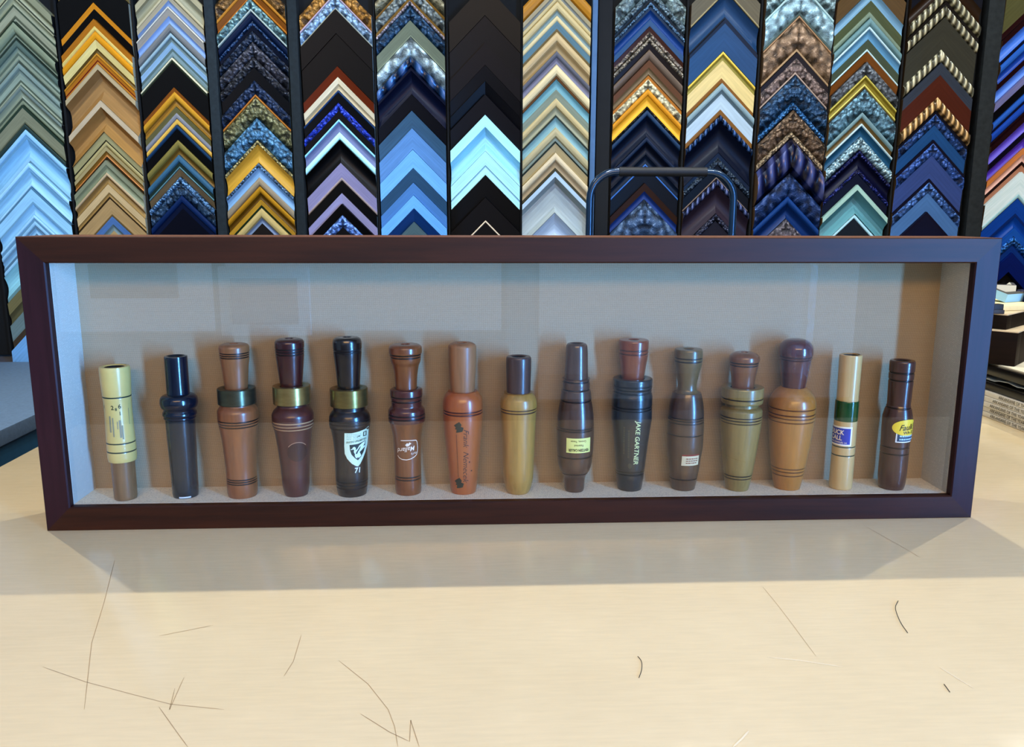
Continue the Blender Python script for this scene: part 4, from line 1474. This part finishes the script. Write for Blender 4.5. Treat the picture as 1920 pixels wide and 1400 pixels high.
def loose_corner(u, v, zz, size, w, hgt, rz, rx, hexs, label):
    """loose L-shaped moulding corner"""
    x, y = corner_at(u, v, zz)
    prof = [(0, 0), (0, hgt), (w * .25, hgt * 1.05), (w * .45, hgt * .7), (w * .7, hgt * .75), (w, hgt * .45), (w, 0)]
    V, Fc, FM = [], [], []
    for (s, h) in prof:
        V += [(size - 0, s, h), (s, s, h), (s, size, h)]
    n = len(prof)
    for i in range(n):
        j = (i + 1) % n
        for a in (0, 1):
            Fc.append((i * 3 + a, i * 3 + a + 1, j * 3 + a + 1, j * 3 + a))
            FM.append(i % 2)
    Fc.append(tuple(i * 3 for i in range(n)))
    FM.append(0)
    Fc.append(tuple(i * 3 + 2 for i in range(n))[::-1])
    FM.append(0)
    o = link_mesh('loose_corner_sample', V, Fc, [stripe_mat(hexs[0], 'f'), stripe_mat(hexs[1], 'o')], None, FM)
    bmm = bmesh.new()
    bmm.from_mesh(o.data)
    bmesh.ops.recalc_face_normals(bmm, faces=bmm.faces[:])
    bmm.to_mesh(o.data)
    bmm.free()
    o.location = (x, y, zz)
    o.rotation_euler = (math.radians(rx), 0, math.radians(rz))
    tag(o, label, 'frame sample')


z4 = z3 + .0083
loose_corner(1884, 567, z4, .06, .026, .014, 24, 16, ('#a9d2ea', '#d8d2c0'), 'pale blue loose corner sample on the pile, nearest the shadow box')
loose_corner(1904, 552, z4 + .0005, .07, .028, .016, 60, 0, ('#e0dcc8', '#c8c2ac'), 'cream loose corner sample on the pile behind the pale blue one')
loose_corner(1921, 566, z4, .05, .03, .016, -20, 0, ('#14246c', '#1c2f74'), 'navy blue loose corner sample on the pile at the frame edge')

# ------------------------------------------------------------------ things behind the photographer, seen mirrored in the glass
def wall_print(x, zc, w, h, frame_hex, art_hex, label):
    t = empty('framed_print', (x, YF + .09, zc), label, 'picture')
    local(box('frame', x - w / 2, x + w / 2, YF + .07, YF + .1, zc - h / 2, zc + h / 2, plain(frame_hex, .4), None, .004), t)
    local(box('print', x - w / 2 + .06, x + w / 2 - .06, YF + .1, YF + .104, zc - h / 2 + .06, zc + h / 2 - .06, plain(art_hex, .6)), t)




def mirrored(u, v, y):
    p = on_y(u, v, .018 - y)
    return p[0], p[2]


for (u0, v0, u1, v1, fx, ax_, lb_) in ((405, 500, 582, 630, '#d8d4d0', '#8a6a6e', 'pale framed pinkish print hung in the shop window behind the photographer'),
                                      (160, 495, 330, 560, '#3a3438', '#6a5a66', 'dark framed print hung in the shop window, beside the pale one')):
    a_, b_ = mirrored(u0, v0, -3.48), mirrored(u1, v1, -3.48)
    wall_print((a_[0] + b_[0]) / 2, (a_[1] + b_[1]) / 2, abs(b_[0] - a_[0]), abs(a_[1] - b_[1]), fx, ax_, lb_)

# ------------------------------------------------------------------ light
W = bpy.data.worlds.new('daylight')
SC.world = W
W.use_nodes = True
bg = W.node_tree.nodes['Background']
bg.inputs['Color'].default_value = (0.50, 0.68, 1.0, 1)
bg.inputs['Strength'].default_value = 0.9


def lamp(kind, name, loc, target, power, color, **kw):
    ld = bpy.data.lights.new(name, kind)
    ld.energy = power
    ld.color = color
    for k, v in kw.items():
        setattr(ld, k, v)
    o = bpy.data.objects.new(name, ld)
    COL.objects.link(o)
    o.location = loc
    d = Vector(target) - Vector(loc)
    o.rotation_euler = d.to_track_quat('-Z', 'Y').to_euler()
    return o


for x in (-1.25, .45, 1.5):
    lamp('SPOT', 'ceiling spot', (x, .8, 1.9), (x * .3, -.2, 0), 52, (1, .94, .82), shadow_soft_size=.015, spot_size=math.radians(120), spot_blend=.6)
for x in (-1.15, 0.0, 1.15):
    lamp('SPOT', 'added rack spot', (x, -.1, 2.05), (x * 1.05, 1.42, .05), 112, (.86, .95, 1.0), shadow_soft_size=.03, spot_size=math.radians(64), spot_blend=.6)  # unseen accent lights, added to brighten the corner samples
lamp('AREA', 'added warm fill', (0.0, -3.2, 1.6), (0.0, 0, .1), 64, (1, .58, .21), shape='RECTANGLE', size=2.6, size_y=.5)  # unseen warm fill, added and set low to reach inside the shadow box
lamp('AREA', 'window daylight', (2.34, -2.55, .22), (0, -2.55, .22), 760, (.14, .43, 1.0), shape='RECTANGLE', size=.46, size_y=2.15)
lamp('AREA', 'shop window daylight', (-.4, -3.75, .47), (-.4, 0, .47), 9, (.5, .7, 1.0), shape='RECTANGLE', size=5.0, size_y=2.1)
